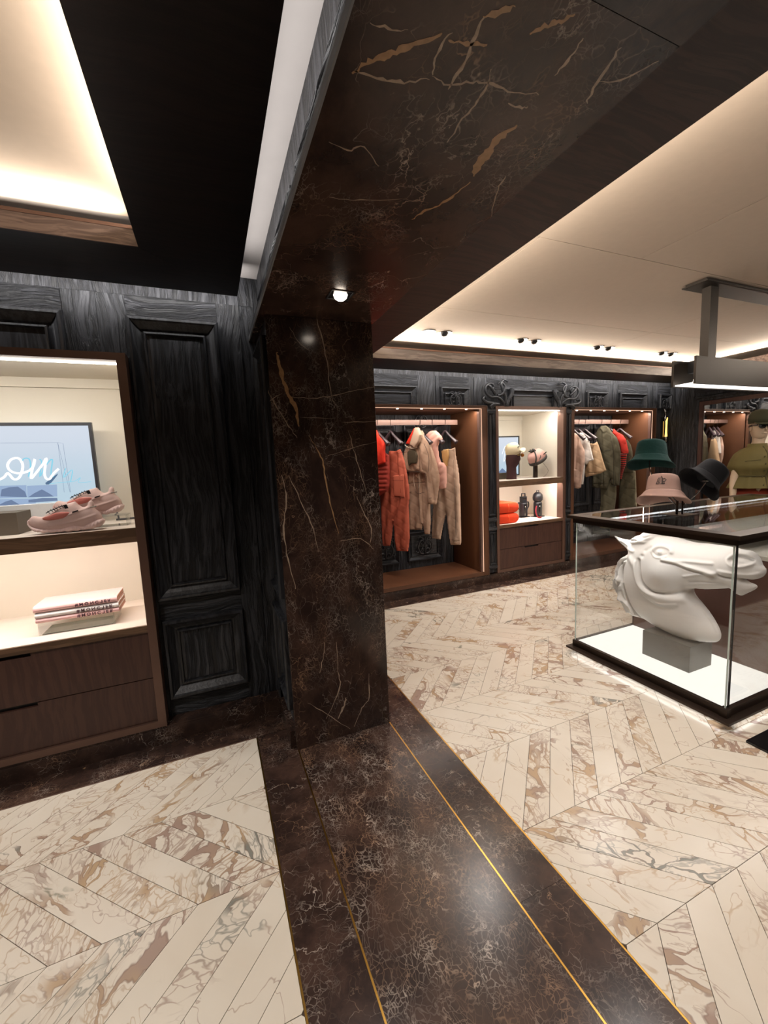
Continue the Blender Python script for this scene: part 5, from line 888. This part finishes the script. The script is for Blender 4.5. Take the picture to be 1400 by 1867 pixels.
MB().prism([(-1.49, 1.335), (-.63, 1.335), (-.63, 1.80), (-1.49, 1.80)], P, -.018, .001).build('screen', ss.m, tv)
def flat(name, pts, mat, h, closed=True): return MB().prism(pts, P, h, h + .0002).build(name, mat, tv)
e1, e2, e3, e4 = emis('screen_white', (1, 1, 1), 1.15), emis('screen_cyan', lin('#8fd4ea')[:3], 1.0), emis('screen_slate', lin('#7286a8')[:3], .9), emis('screen_pale', lin('#9db4d4')[:3], .95)
flat('picture_panel', D['pan3'], e4, .0012); flat('picture_panel', D['pan2'], e4, .0012); flat('picture_panel', D['pan1'], e4, .0012)
for k_ in ('mount1', 'mount2', 'mount3', 'mount4'): flat('mountain', D[k_], e3, .0016)
flat('shaded_tube', smooth_poly(D['neon_sh'], 2), emis('screen_steel', lin('#5d7da0')[:3], .8), .0018)
mb = MB()
for k_ in ('case_a', 'case_b', 'case_c'): mb.tube([P(a, b, .0020) for a, b in D[k_]], .0007, 5)
mb.build('outline', e3, tv)
mb = MB()
for k_, r_ in (('ghost1', .0035), ('ghost2', .0035), ('ghost3', .0025), ('ghost4', .0015)): mb.tube([P(a, b, .0022) for a, b in smooth_poly(D[k_], 4, False)], r_, 6)
mb.build('neon_reflection', e2, tv)
mb = MB()
for k_ in ('neon_o', 'neon_n'): mb.tube([P(a, b, .0035) for a, b in smooth_poly(D[k_], 6, False)], .0062, 8)
mb.build('lettering', e1, tv)
mb = MB(); mb.tube(smooth_poly([(-.63, 2.93, 1.30), (-.60, 2.92, 1.345), (-.56, 2.90, 1.33), (-.53, 2.88, 1.27), (-.525, 2.87, 1.232)], 5, False), .005, 8); mb.tube([(-.55, 2.93, 1.230), (-.40, 2.95, 1.230)], .006, 8)
tag(mb.build('power_cable', plain('grey_cable', '#4a4a4c', .5), None, smooth=True), 'dark cable looping behind the pink sneakers', 'cable')
tag(box('display_box', -1.36, -.915, 2.62, 2.80, 1.2225, 1.335, plain('taupe_box', '#6b6155', .8), bevel=.002), 'taupe box on the shelf left of the pink sneakers', 'box')
tag(box('white_block', -1.2, -.80, 2.84, 2.90, 1.2225, 1.36, plain('white_card', '#dcdcdc', .7), bevel=.002), 'white block behind the taupe box, below the screen', 'block')
def sneaker(label, dx, dy, dz, heel=0.0):
    yc = 2.55 + dy; t = thing('sneaker', label, 'sneaker', (-.70 + dx, yc, 1.222 + dz), 'pair of pink sneakers')
    def P_(u, w_, h): return (u + dx, yc - h, w_ + dz + 0.0155)
    upc, solec, meshc, crm, blk_ = (SN[k_] for k_ in ('up', 'sole', 'mesh', 'cream', 'black'))
    u = inflate('upper', D['sn_upper'], P_, .046, upc, t, res=.0035, power=.4, it=500, strokes=[(D['sn_band'], .004, .005), (D['sn_band2'], .004, .004), (D['sn_line'], -.003, .003)])
    inflate('sole', D['sn_sole'], P_, .050, solec, t, res=.0028, k=2, power=.25, it=200, fn=lambda U, V, Hn: .002 * np.sin(U * 380))
    inflate('mesh_panel', D['sn_mesh'], lambda a, b, h: P_(a, b, h + .043), .006, meshc, t, res=.003, power=.5, it=150, back=True)
    inflate('tongue', D['sn_tongue'], P_, .022, crm, t, res=.003, it=150)
    mb = MB()
    L = smooth_poly(D['sn_laces'], 5, False)
    mb.tube([P_(a, b, .030) for a, b in L], .0022, 6)
    for i in range(2, len(L) - 1, 3): a, b = L[i]; mb.tube([P_(a - .004, b + .004, .012), P_(a + .002, b + .006, .028), P_(a + .012, b - .006, .040)], .0016, 5)
    mb.build('laces', blk_, t, smooth=True)
    mb = MB()
    q = D['sn_lock']; mb.prism(q, P_, .026, .036); mb.build('cord_lock', blk_, t)
    mb = MB(); mb.tube([P_(*D['sn_tab'][0], .040), P_(*D['sn_tab'][1], .045)], .003, 6); mb.build('pull_tab', plain('grey_tab', '#8b8478', .6), t)
    mb = MB(); (a, b), (c, d_) = D['sn_patch']; mb.prism([(a, b - .003), (c, d_ - .003), (c, d_ + .003), (a, b + .003)], P_, .040, .0475); mb.build('label_patch', blk_, t)
    return t
SN = dict(up=cloth('pink_suede', '#cfb3ac', .9, 500, .2), sole=plain('pale_pink_rubber', '#d9bdb8', .6), mesh=cloth('coral_mesh', '#c87a70', .8, 300, .4), cream=cloth('cream_collar', '#b3ab91', .8), black=M['black'])
sneaker('pink trail sneaker nearer the shelf edge', 0, 0, 0)
sneaker('pink trail sneaker standing behind the front one, nearer the screen', .075, .12, 0.062)
t = thing('acrylic_shoe_stand', 'low clear acrylic stand under the rear pink sneaker', 'stand', (-.60, 2.68, 1.2225))
MB().box(-.76, -.44, 2.62, 2.74, 1.2785, 1.2825).build('top_plate', M['acrylic'], t)
for x in (-.76, -.446): MB().box(x, x + .006, 2.62, 2.74, 1.2225, 1.2785).build('side', M['acrylic'], t)
MB().box(-.754, -.446, 2.62, 2.74, 1.2225, 1.2255).build('foot', M['acrylic'], t)
tr = thing('acrylic_riser', 'clear acrylic riser holding the three books', 'stand', (-.72, 2.66, .690))
mb = MB(); x0, x1, y0, y1, z0, z1 = -.885, -.548, 2.585, 2.755, .6905, .755
mb.box(x0, x1, y0, y0 + .006, z0, z1); mb.box(x0, x1, y1 - .006, y1, z0, z1); mb.box(x0, x0 + .006, y0, y1, z0, z1); mb.box(x1 - .006, x1, y0, y1, z0, z1); mb.build('sides', M['acrylic'], tr)
MB().box(x0, x1, y0, y1, z1, z1 + .004).build('top', M['acrylic'], tr)
MB().box(x0 + .01, x1 - .01, y0 + .01, y1 - .01, z0 + .001, z0 + .003).build('mirrored_base', plain('greenish_mirror', '#6b6a58', .1, .9), tr)
def book(z, h, dx, label, mat, ink):
    t = thing('book', label, 'book', (-.70 + dx, 2.69, z), None); x0, x1, y0, y1 = -.888 + dx, -.520 + dx, 2.572, 2.76
    r = h / 2; n = 8; sp_ = [(y0 + r - r * math.cos(PI * (i / n - .5)), z + r + r * math.sin(PI * (i / n - .5))) for i in range(n + 1)]
    outer = [(y1, z)] + sp_ + [(y1, z + h)]; k_ = .003
    inner = [(y1, z + h - k_)] + [(y0 + r - (r - k_) * math.cos(PI * (i / n - .5)), z + r + (r - k_) * math.sin(PI * (i / n - .5))) for i in range(n, -1, -1)] + [(y1, z + k_)]
    loop = outer + inner; m_ = len(loop); v = [(x0, a, b) for a, b in loop] + [(x1, a, b) for a, b in loop]; half = len(outer)
    f = [(i, (i + 1) % m_, m_ + (i + 1) % m_, m_ + i) for i in range(m_)]
    for i in range(half - 1): f.append((i, i + 1, m_ - 2 - i, m_ - 1 - i)); f.append((m_ + i, m_ + m_ - 1 - i, m_ + m_ - 2 - i, m_ + i + 1))
    mesh_obj('cover', v, f, mat, t)
    pg = MB()
    for q in range(6): zz = z + k_ + (h - 2 * k_) * q / 6; pg.box(x0 + .004, x1 - .004 + .004 * (q % 2), y0 + r, y1 - .003, zz, zz + (h - 2 * k_) / 6 - .0008)
    pg.build('pages', plain('pink_pages', '#c79a86', .8), t)
    sz = .0225; u = x0 + .185
    for ch, mir, fl, ad in (('#', 0, 0, .021), ('M', 0, 0, .0235), ('O', 0, 0, .0235), ('N', 1, 0, .0225), ('C', 0, 0, .020), ('L', 1, 0, .0185), ('E', 0, 0, .0185), ('R', 0, 1, .0185)):
        text_obj('lettering', ch, PY(y0), u, z + h * .5 - .008, sz, ink, t, h=.0008, mirror=bool(mir), flip=bool(fl), bold=.0006); u += ad
    return t
pkb = plain('pale_pink_cover', '#ddb0ac', .45, 0, .03); whb = plain('white_cover', '#dcd6d2', .4, 0, .02); ink = plain('dark_ink', '#4a2b35', .6)
book(.7592, .024, 0, 'pale pink book with dark lettering, lowest of the stack of three', pkb, ink)
book(.7836, .028, .0, 'white book with dark lettering, middle of the stack', whb, ink)
book(.8120, .036, -.004, 'pale pink book with dark lettering, topmost of the stack', pkb, ink)

# ---------------- far cabinet contents ----------------
t = thing('display_screen', 'small screen in a dark frame behind the brown mannequin head', 'screen', (3.35, 4.6, 1.24)); P = PY(4.60)
MB().moulding(3.05, 3.595, 1.25, 1.79, [(0, -.015), (0, .008), (.014, .008), (.016, .001)], P, cap=False).build('frame', M['black'], t)
MB().prism([(3.175, 1.262), (3.583, 1.262), (3.583, 1.778), (3.175, 1.778)], P, -.01, .001).build('screen', ss.m, t)
mb = MB(); mb.tube([P(a, b, .003) for a, b in smooth_poly([(3.30, 1.55), (3.36, 1.66), (3.33, 1.45), (3.42, 1.6), (3.40, 1.42), (3.47, 1.5)], 4, False)], .010, 6, .3); mb.build('lettering', e1, t)
MB().prism([(3.2, 1.27), (3.30, 1.36), (3.38, 1.30), (3.46, 1.38), (3.56, 1.27)], P, .002, .003).build('mountain', e3, t)
tag(box('low_box', 3.20, 3.44, 4.38, 4.55, 1.2225, 1.30, plain('dark_taupe', '#5b5348', .8), bevel=.002), 'dark taupe box on the shelf below the small screen', 'box')
hc = cloth('dark_brown_head', '#40292a', .7, 200, .1)
t = thing('head_form', 'dark brown faceless mannequin head wearing a cream cap', 'mannequin', (3.43, 4.24, 1.2225))
mb = MB(); T = Matrix.Translation((3.40, 4.24, 1.2225))
def hd(q, a, j):
    z = q.z; s_ = max(0, (z - .19)) / .2; q.x += .045 * min(s_, 1) * 1.0 + (.03 * math.cos(a) if .17 < z < .30 and math.cos(a) > 0 else 0); return q
mb.lathe([(.001, 0), (.070, 0), (.070, .01), (.068, .10), (.066, .16), (.068, .19), (.080, .225), (.092, .27), (.096, .32), (.094, .37), (.082, .41), (.055, .445), (.001, .455)], T, 36, 1.0, .95, hd); mb.build('head', hc, t, smooth=True)
cm = cloth('cream_cotton', '#c9bb9e', .85); t = thing('baseball_cap', 'cream cap with a curved peak on the brown mannequin head', 'cap', (3.44, 4.24, 1.58))
T = Matrix.Translation((3.435, 4.24, 1.565)) @ Matrix.Rotation(-.28, 4, 'Y')
mb = MB(); mb.lathe([(.108, -.05), (.110, 0), (.108, .04), (.096, .08), (.070, .108), (.03, .122), (.001, .124)], T, 36, 1, .92); mb.build('crown', cm, t, smooth=True)
mb = MB(); nn = 17; v = []; f = []
for j in range(6):
    for i in range(nn):
        a = -1.15 + 2.3 * i / (nn - 1); r_ = .104 + (.085 * math.cos(a * .95) ** .6) * j / 5
        v.append(T @ Vector((r_ * math.cos(a), r_ * .95 * math.sin(a), .005 - .035 * (math.sin(a)) ** 2 * (j / 5 + .3) - .012 * j / 5)))
nb = len(v); v += [p - Vector((0, 0, .004)) for p in v]
for j in range(5):
    for i in range(nn - 1):
        q = (j * nn + i, j * nn + i + 1, (j + 1) * nn + i + 1, (j + 1) * nn + i); f.append(q); f.append(tuple(nb + k_ for k_ in q[::-1]))
for i in range(nn - 1): f.append((5 * nn + i, 5 * nn + i + 1, nb + 5 * nn + i + 1, nb + 5 * nn + i)); f.append((i, nb + i, nb + i + 1, i + 1))
for j in range(5): f.append((j * nn, (j + 1) * nn, nb + (j + 1) * nn, nb + j * nn)); f.append((j * nn + nn - 1, nb + j * nn + nn - 1, nb + (j + 1) * nn + nn - 1, (j + 1) * nn + nn - 1))
mesh_obj('peak', v, f, cm, t, smooth=True)
mb = MB(); mb.box(-.02, .02, -.108, -.100, .045, .055, T @ Matrix.Rotation(.3, 4, 'Z')); mb.build('lettering', M['black'], t)
t = thing('sunglasses', 'amber sunglasses on the brown mannequin head under the cream cap', 'sunglasses', (3.54, 4.24, 1.55))
am = NT('amber_lens'); am.base(lin('#c4722a'), .08); 
for sg in (-1, 1):
    mb = MB(); mb.lathe([(.001, 0), (.024, 0), (.024, .004), (.001, .004)], Matrix.Translation((3.560, 4.24 + sg * .036, 1.545)) @ Matrix.Rotation(PI / 2, 4, 'Y') @ Matrix.Rotation(sg * .2, 4, 'X'), 20, 1.0, 1.25); mb.build('lens', am.m, t, smooth=True)
mb = MB(); mb.tube([(3.565, 4.22, 1.555), (3.565, 4.26, 1.555)], .004, 6)
mb.tube([(3.56, 4.17, 1.555), (3.50, 4.145, 1.55), (3.43, 4.145, 1.545)], .004, 6); mb.build('frame', plain('gold_frame', '#a8882f', .3, .6), t)
t = thing('visor_bag', 'pink zipped visor bag with dark trim on a short post beside the mannequin head', 'bag', (3.85, 4.24, 1.2225))
MB().box(3.815, 3.865, 4.225, 4.255, 1.2225, 1.40).build('post', M['bronze'], t)
pkm = cloth('pink_nylon', '#c79b90', .6, 300, .3); dkm = cloth('charcoal_trim', '#45403c', .8)
T = Matrix.Translation((3.865, 4.24, 1.48)) @ Matrix.Rotation(-.55, 4, 'Y')
mb = MB(); mb.lathe([(.001, -.075), (.075, -.07), (.112, -.04), (.122, 0), (.118, .05), (.095, .085), (.05, .105), (.001, .11)], T, 36, 1, .85, lambda q, a, j: Vector((q.x * (1 + .05 * math.sin(5 * a)), q.y, q.z))); mb.build('pouch', pkm, t, smooth=True)
mb = MB(); mb.lathe([(.118, -.055), (.127, -.045), (.128, -.018), (.120, -.012)], T, 36, 1.02, .88); mb.build('band', dkm, t, smooth=True)
mb = MB(); mb.tube([T @ Vector(p) for p in smooth_poly([(-.12, -.06, -.03), (-.08, -.09, .05), (-.03, -.05, .11), (.01, 0, .125)], 4, False)], .009, 8); mb.tube([T @ Vector(p) for p in smooth_poly([(-.06, -.085, .0), (-.02, -.10, .03), (.0, -.08, .07)], 4, False)], .006, 8)
for k_ in range(5): a = k_ * 1.2; mb.tube([T @ Vector(p) for p in smooth_poly([(-.02, 0, .10), (-.03 + .03 * math.cos(a), .03 * math.sin(a), .135), (.02 * math.cos(a), .04 * math.sin(a), .11)], 4, False)], .008, 7)
mb.build('straps', dkm, t, smooth=True)
mb = MB(); mb.box(.035, .095, -.100, -.094, .020, .030, T); mb.build('lettering', M['black'], t)
mb = MB(); mb.tube(smooth_poly([(3.93, 4.24, 1.44), (3.96, 4.2, 1.38), (4.00, 4.18, 1.31), (3.97, 4.18, 1.26), (3.94, 4.2, 1.226)], 4, False), .0025, 6); mb.build('tag_wire', M['steel'], t, smooth=True)
of = cloth('orange_terry', '#e2492a', .95, 220, .8)
def towel(z, h, label, dx=0):
    t = thing('towel', label, 'towel', (3.32, 4.2, z), 'orange towels')
    pr = []; 
    def P_(u, w_, hh): return (u, 4.24 - hh * 1.0, w_)
    mb = MB(); x0, x1 = 3.168 + dx, 3.505 + dx; n = 12; v = []; f = []
    ys = [4.06, 4.40]; r = h / 2
    prof_ = []
    for i in range(n + 1): a = -PI / 2 + PI * i / n; prof_.append((x1 - r + r * math.cos(a) * 1.05, z + r + r * .98 * math.sin(a)))
    prof_ += [(x0, z + h * .985), (x0, z + .002)]
    ysn = [4.05, 4.058, 4.075, 4.2, 4.385, 4.40]; sc_ = [.80, .94, 1, 1, .98, .85]
    m_ = len(prof_)
    for y, s_ in zip(ysn, sc_):
        for a, b in prof_: v.append((x0 + (a - x0) * (1 - (1 - s_) * .15), y, z + r + (b - z - r) * s_ + .001 * math.sin(a * 60)))
    for j in range(len(ysn) - 1):
        for i in range(m_): f.append((j * m_ + i, j * m_ + (i + 1) % m_, (j + 1) * m_ + (i + 1) % m_, (j + 1) * m_ + i))
    f.append(tuple(range(m_))); f.append(tuple((len(ysn) - 1) * m_ + i for i in range(m_)))
    mesh_obj('folded_cloth', v, f, of, t, smooth=True)
    q = MB(); q.tube([(3.335 + dx, 4.048, z + h * .85), (3.345 + dx, 4.046, z + h * .5), (3.340 + dx, 4.048, z + h * .12)], [.006, .010, .006], 8, .4); q.build('woven_band', cloth('orange_band', '#f0683f', .7), t, smooth=True)
towel(.6905, .125, 'lower orange towel, folded, in the back wall cabinet'); towel(.8175, .135, 'upper orange towel, folded, in the back wall cabinet', .0)
def flask(x, y, label, dome):
    t = thing('sport_bottle', label, 'bottle', (x, y, .690)); T = Matrix.Translation((x, y, .70))
    bk = plain('black_rubber', '#1c1c20', .4)
    MB().lathe([(.001, 0), (.05, 0), (.054, .02), (.055, .17), (.05, .19), (.001, .192)], T, 28).build('body', bk, t, smooth=True)
    if dome:
        MB().lathe([(.040, .192), (.062, .215), (.068, .25), (.060, .29), (.035, .318), (.001, .325)], T, 28).build('domed_cap', bk, t, smooth=True)
        mb = MB(); mb.tube([T @ Vector(p) for p in ((-.018, 0, .318), (-.016, 0, .345), (.016, 0, .345), (.018, 0, .318))], .006, 8)
    else:
        MB().box(-.036, .036, -.03, .03, .19, .27, T).build('cap', bk, t)
        MB().box(-.028, .028, -.032, -.028, .235, .255, T).build('cap_label', M['steel'], t)
        mb = MB(); mb.tube([T @ Vector(p) for p in ((-.03, 0, .27), (-.028, 0, .31), (.028, 0, .31), (.03, 0, .27))], .008, 8)
        for sg in (-1, 1): mb.tube([T @ Vector(p) for p in smooth_poly([(sg * .05, 0, .18), (sg * .085, 0, .19), (sg * .088, 0, .13), (sg * .05, 0, .08)], 4, False)], .008, 8)
    mb.build('loop', bk, t, smooth=True)
    MB().box(-.008, .006, -.058, -.054, .02, .17, T @ Matrix.Rotation(-.3, 4, 'Z')).build('stripe', M['steel'], t)
    MB().lathe([(.001, 0), (.012, 0), (.012, .003), (.001, .003)], T @ Matrix.Translation((-.01, -.055, .13)) @ Matrix.Rotation(PI / 2, 4, 'X'), 16).build('badge', M['steel'], t, smooth=True)
    MB().box(-.075, .075, -.05, .05, -.0095, -.001, T).build('tray', M['black'], t)
flask(3.62, 4.38, 'black sport bottle with side loops, behind the orange towels', False); flask(3.86, 4.30, 'black sport bottle with a round domed cap, right of the orange towels', True)
mb = MB(); mb.tube(smooth_poly([(3.72, 4.2, .85), (3.70, 4.19, .78), (3.72, 4.18, .71), (3.76, 4.17, .70), (3.80, 4.2, .698)], 4, False), .008, 7)
tag(mb.build('red_strap', cloth('red_webbing', '#96323a', .7), None, smooth=True), 'red strap lying between the two black sport bottles', 'strap')

def shift(label_bit, dx, sc=1.0, z0=1.2225):
    for o in COL.objects:
        if o.parent is None and label_bit in o.get('label', ''):
            o.location.x += dx
            if sc != 1.0: o.location.z = z0 + (o.location.z - z0) * sc; o.scale = (sc, sc, sc)
shift('brown faceless mannequin head', .145, .93); shift('cream cap with a curved', .138, .93); shift('amber sunglasses', .135, .93)
bpy.data.objects['baseball_cap'].scale = (.88, .88, .88); bpy.data.objects['baseball_cap'].location.z = 1.592; shift('pink zipped visor bag', .10); shift('bottle with side loops', .24); shift('round domed cap', .175); shift('red strap lying', .20)
shift('small screen in a dark frame', .39); shift('dark taupe box on the shelf below', .26)

# ---------------- mannequin behind the case ----------------
skin = plain('beige_mannequin', '#a8927a', .6, 0, .05, 10)
MX, MY = 5.13, 2.42
tm_ = thing('mannequin', 'mannequin in a cap, sunglasses, olive vest and rust skirt behind the glass case', 'mannequin', (MX, MY, 0))
me = bpy.data.meshes.new('body')
J = dict(pelvis=(0, 0, .95), waist=(0, 0, 1.10), chest=(0, 0, 1.32), neck=(0, 0, 1.50), neck2=(0, -.01, 1.57), head=(0, -.02, 1.66), crown=(0, 0, 1.78),
 shl=(-.12, .06, 1.41), ell=(-.17, .09, 1.17), wrl=(-.235, .05, .97), pal=(-.26, .03, .90), shr=(.15, -.10, 1.43), elr=(.24, -.12, 1.16), wrr=(.26, -.14, .92), par=(.27, -.14, .85),
 hil=(-.07, .05, .90), knl=(-.08, .05, .50), anl=(-.08, .05, .09), tol=(-.15, -.05, .04), hir=(.07, -.05, .90), knr=(.08, -.06, .50), anr=(.08, -.05, .09), tor=(.02, -.16, .04))
RD = dict(pelvis=.13, waist=.10, chest=.13, neck=.055, neck2=.05, head=.085, crown=.07, shl=.055, ell=.038, wrl=.026, pal=.030, shr=.055, elr=.038, wrr=.026, par=.03, hil=.09, knl=.058, anl=.036, tol=.028, hir=.09, knr=.058, anr=.036, tor=.028)
EG = [('pelvis', 'waist'), ('waist', 'chest'), ('chest', 'neck'), ('neck', 'neck2'), ('neck2', 'head'), ('head', 'crown'), ('chest', 'shl'), ('shl', 'ell'), ('ell', 'wrl'), ('wrl', 'pal'), ('chest', 'shr'), ('shr', 'elr'), ('elr', 'wrr'), ('wrr', 'par'), ('pelvis', 'hil'), ('hil', 'knl'), ('knl', 'anl'), ('anl', 'tol'), ('pelvis', 'hir'), ('hir', 'knr'), ('knr', 'anr'), ('anr', 'tor')]
for side, pal, wr_ in (('l', 'pal', 'wrl'), ('r', 'par', 'wrr')):
    b_ = Vector(J[pal])
    for q in range(5):
        ang = (q - 1.5) * .28; ln = (.055, .078, .085, .078, .062)[q]
        if q == 0: o1 = Vector((.028, -.02, -.015)); o2 = Vector((.038, -.035, -.05))
        else: dxv = (q - 2.5) * .016; o1 = Vector((dxv * .8, dxv * .6, -.04)); o2 = Vector((dxv * 1.1 + .004, dxv * .8 - .01, -.04 - ln * .55)); o3 = o2 + Vector((.006, -.012, -ln * .35))
        J['f%s%da' % (side, q)] = tuple(b_ + o1); J['f%s%db' % (side, q)] = tuple(b_ + o2); RD['f%s%da' % (side, q)] = .0095; RD['f%s%db' % (side, q)] = .008
        EG += [(pal, 'f%s%da' % (side, q)), ('f%s%da' % (side, q), 'f%s%db' % (side, q))]
        if q: J['f%s%dc' % (side, q)] = tuple(b_ + o3); RD['f%s%dc' % (side, q)] = .007; EG.append(('f%s%db' % (side, q), 'f%s%dc' % (side, q)))
ks = list(J); me.from_pydata([J[k_] for k_ in ks], [(ks.index(a), ks.index(b)) for a, b in EG], [])
bo = bpy.data.objects.new('body', me); COL.objects.link(bo); bo.parent = tm_
md = bo.modifiers.new('skin', 'SKIN'); md.use_smooth_shade = True
for i, k_ in enumerate(ks):
    sv = me.skin_vertices[0].data[i]; sv.radius = (RD[k_], RD[k_]); sv.use_root = (k_ == 'pelvis')
bo.modifiers.new('sub', 'SUBSURF').levels = 2; bo.modifiers['sub'].render_levels = 2; me.materials.append(skin)
TM = Matrix.Translation((MX, MY, 0)) @ Matrix.Rotation(-.62, 4, 'Z')
def face(name, build, mat): return build.build(name, mat, tm_, smooth=True)
mb = MB(); T = TM @ Matrix.Translation((0, -.02, 1.69)); mb.lathe([(.001, -.125), (.035, -.118), (.058, -.09), (.070, -.05), (.078, 0), (.080, .05), (.070, .10), (.04, .13), (.001, .135)], T, 32, .95, 1.15); face('face', mb, skin)
mb = MB(); mb.tube([T @ Vector(p) for p in ((0, -.088, .02), (0, -.100, -.015), (0, -.105, -.03))], [.008, .011, .012], 8); mb.tube([T @ Vector(p) for p in ((-.022, -.076, -.062), (0, -.084, -.060), (.022, -.076, -.062))], [.004, .007, .004], 8)
for sg in (-1, 1): mb.lathe([(.001, 0), (.018, 0), (.022, .006), (.012, .010), (.001, .008)], T @ Matrix.Translation((sg * .072, .0, -.01)) @ Matrix.Rotation(sg * PI / 2, 4, 'Y'), 14, 1.4, 1)
face('features', mb, skin)
def cloth_loft(name, prof_, mat, amp=.0, nf=9, inner=True):
    mb = MB()
    mb.lathe(prof_, TM, 64, 1.0, .72, lambda q, a, j: Vector((q.x * (1 + amp * prof_amp(j, len(prof_)) * math.sin(nf * a)), q.y * (1 + amp * prof_amp(j, len(prof_)) * math.sin(nf * a + .5)), q.z)))
    return mb.build(name, mat, tm_, smooth=True)
prof_amp = lambda j, n: 1.0 - j / n
ov = cloth('olive_gold_cotton', '#584e2b', .75, 350, .3); dk = plain('dark_olive_seam', '#3d3414', .8)
v = cloth_loft('vest', [(.235, 1.085), (.232, 1.09), (.205, 1.15), (.178, 1.20), (.180, 1.215), (.215, 1.27), (.240, 1.295), (.232, 1.33), (.215, 1.38), (.190, 1.43), (.140, 1.475), (.085, 1.50), (.080, 1.53), (.072, 1.53)], ov, .05, 11)
mb = MB(); rp = [(-.185, 1.205), (-.1, 1.205), (0, 1.205), (.1, 1.205), (.185, 1.205)]
def fr(x, z, r=.2): return TM @ Vector((x, -.72 * math.sqrt(max(r * r - x * x, 0)) - .004, z))
mb.tube([fr(x, 1.208, .183) for x in [-.17, -.13, -.08, -.03, .03, .08, .13, .17]], .004, 6)
for x in (-.11, .11): mb.tube([fr(x - .06 * (1 if x > 0 else -1) * -1 * -1, 1.37, .218), fr(x, 1.363, .220), fr(x + .05 * (1 if x > 0 else -1), 1.358, .222)], .003, 6)
mb.tube([fr(.012, z, r_) for z, r_ in ((1.09, .234), (1.15, .207), (1.21, .184), (1.29, .240), (1.38, .218), (1.45, .17), (1.50, .09))], .0045, 6); mb.build('seams', dk, tm_)
mb = MB()
for z, r_ in ((1.12, .22), (1.20, .182), (1.26, .212), (1.33, .234), (1.40, .21)): mb.lathe([(.001, 0), (.008, 0), (.008, .004), (.001, .004)], Matrix.Translation(fr(-.02, z, r_ + .003)) @ Matrix.Rotation(PI / 2, 4, 'X'), 10)
mb.build('buttons', dk, tm_)
cloth_loft('skirt', [(.215, .62), (.21, .63), (.19, .85), (.165, 1.0), (.150, 1.12), (.14, 1.12)], cloth('rust_skirt', '#7d3324', .8), .05, 8)
cv = cloth('dark_olive_cap', '#3b3a2a', .85); T = TM @ Matrix.Translation((0, -.02, 1.75))
mb = MB(); mb.lathe([(.090, -.02), (.094, .02), (.088, .06), (.07, .095), (.035, .115), (.001, .12)], T, 32, .97, 1.15); mb.build('cap_crown', cv, tm_, smooth=True)
mb = MB(); mb.lathe([(.001, -.022), (.085, -.022), (.088, -.018), (.085, -.012), (.001, -.010)], T @ Matrix.Translation((0, -.085, -.004)) @ Matrix.Rotation(.2, 4, 'X'), 28, .95, .95); mb.build('cap_peak', cv, tm_, smooth=True)
mb = MB(); T = TM @ Matrix.Translation((0, -.125, 1.70))
for sg in (-1, 1): mb.lathe([(.001, 0), (.030, 0), (.032, .006), (.001, .008)], T @ Matrix.Translation((sg * .036, .005, 0)) @ Matrix.Rotation(PI / 2, 4, 'X'), 20, 1.05, .85)
mb.tube([T @ Vector((-.07, .01, .01)), T @ Vector((-.085, .08, .01)), T @ Vector((-.082, .13, 0))], .006, 6); mb.tube([T @ Vector((.07, .01, .01)), T @ Vector((.085, .08, .01))], .006, 6); mb.tube([T @ Vector((-.02, 0, .008)), T @ Vector((.02, 0, .008))], .005, 6)
mb.build('sunglasses', M['blackgloss'], tm_, smooth=True)
bo.rotation_euler = (0, 0, -.1)

# plate with a shoe, in front of the case
t = thing('floor_plate', 'black steel floor plate at the near corner of the glass case', 'base', (2.6, .93, 0))
box('plate', 2.405, 2.95, .62, 1.105, .0, .012, M['blackgloss'], t)
sh = thing('pale_shoe', 'pale pink shoe on the black floor plate at the right edge', 'shoe', (2.58, 1.0, .012))
sh_m = plain('pale_shoe_leather', '#b79e99', .5)
def Ps(u, w_, h): return (2.60 - h, u, w_ + .012)
inflate('upper', [(1.02, .012), (1.015, .035), (.99, .052), (.95, .065), (.90, .09), (.86, .115), (.80, .12), (.77, .10), (.765, .03), (.77, .012)], Ps, .042, sh_m, sh, res=.005, power=.45)
inflate('sole', [(1.03, .0), (1.03, .014), (.9, .016), (.765, .016), (.76, 0)], Ps, .045, SN['sole'], sh, res=.003, k=1, power=.3, it=100)
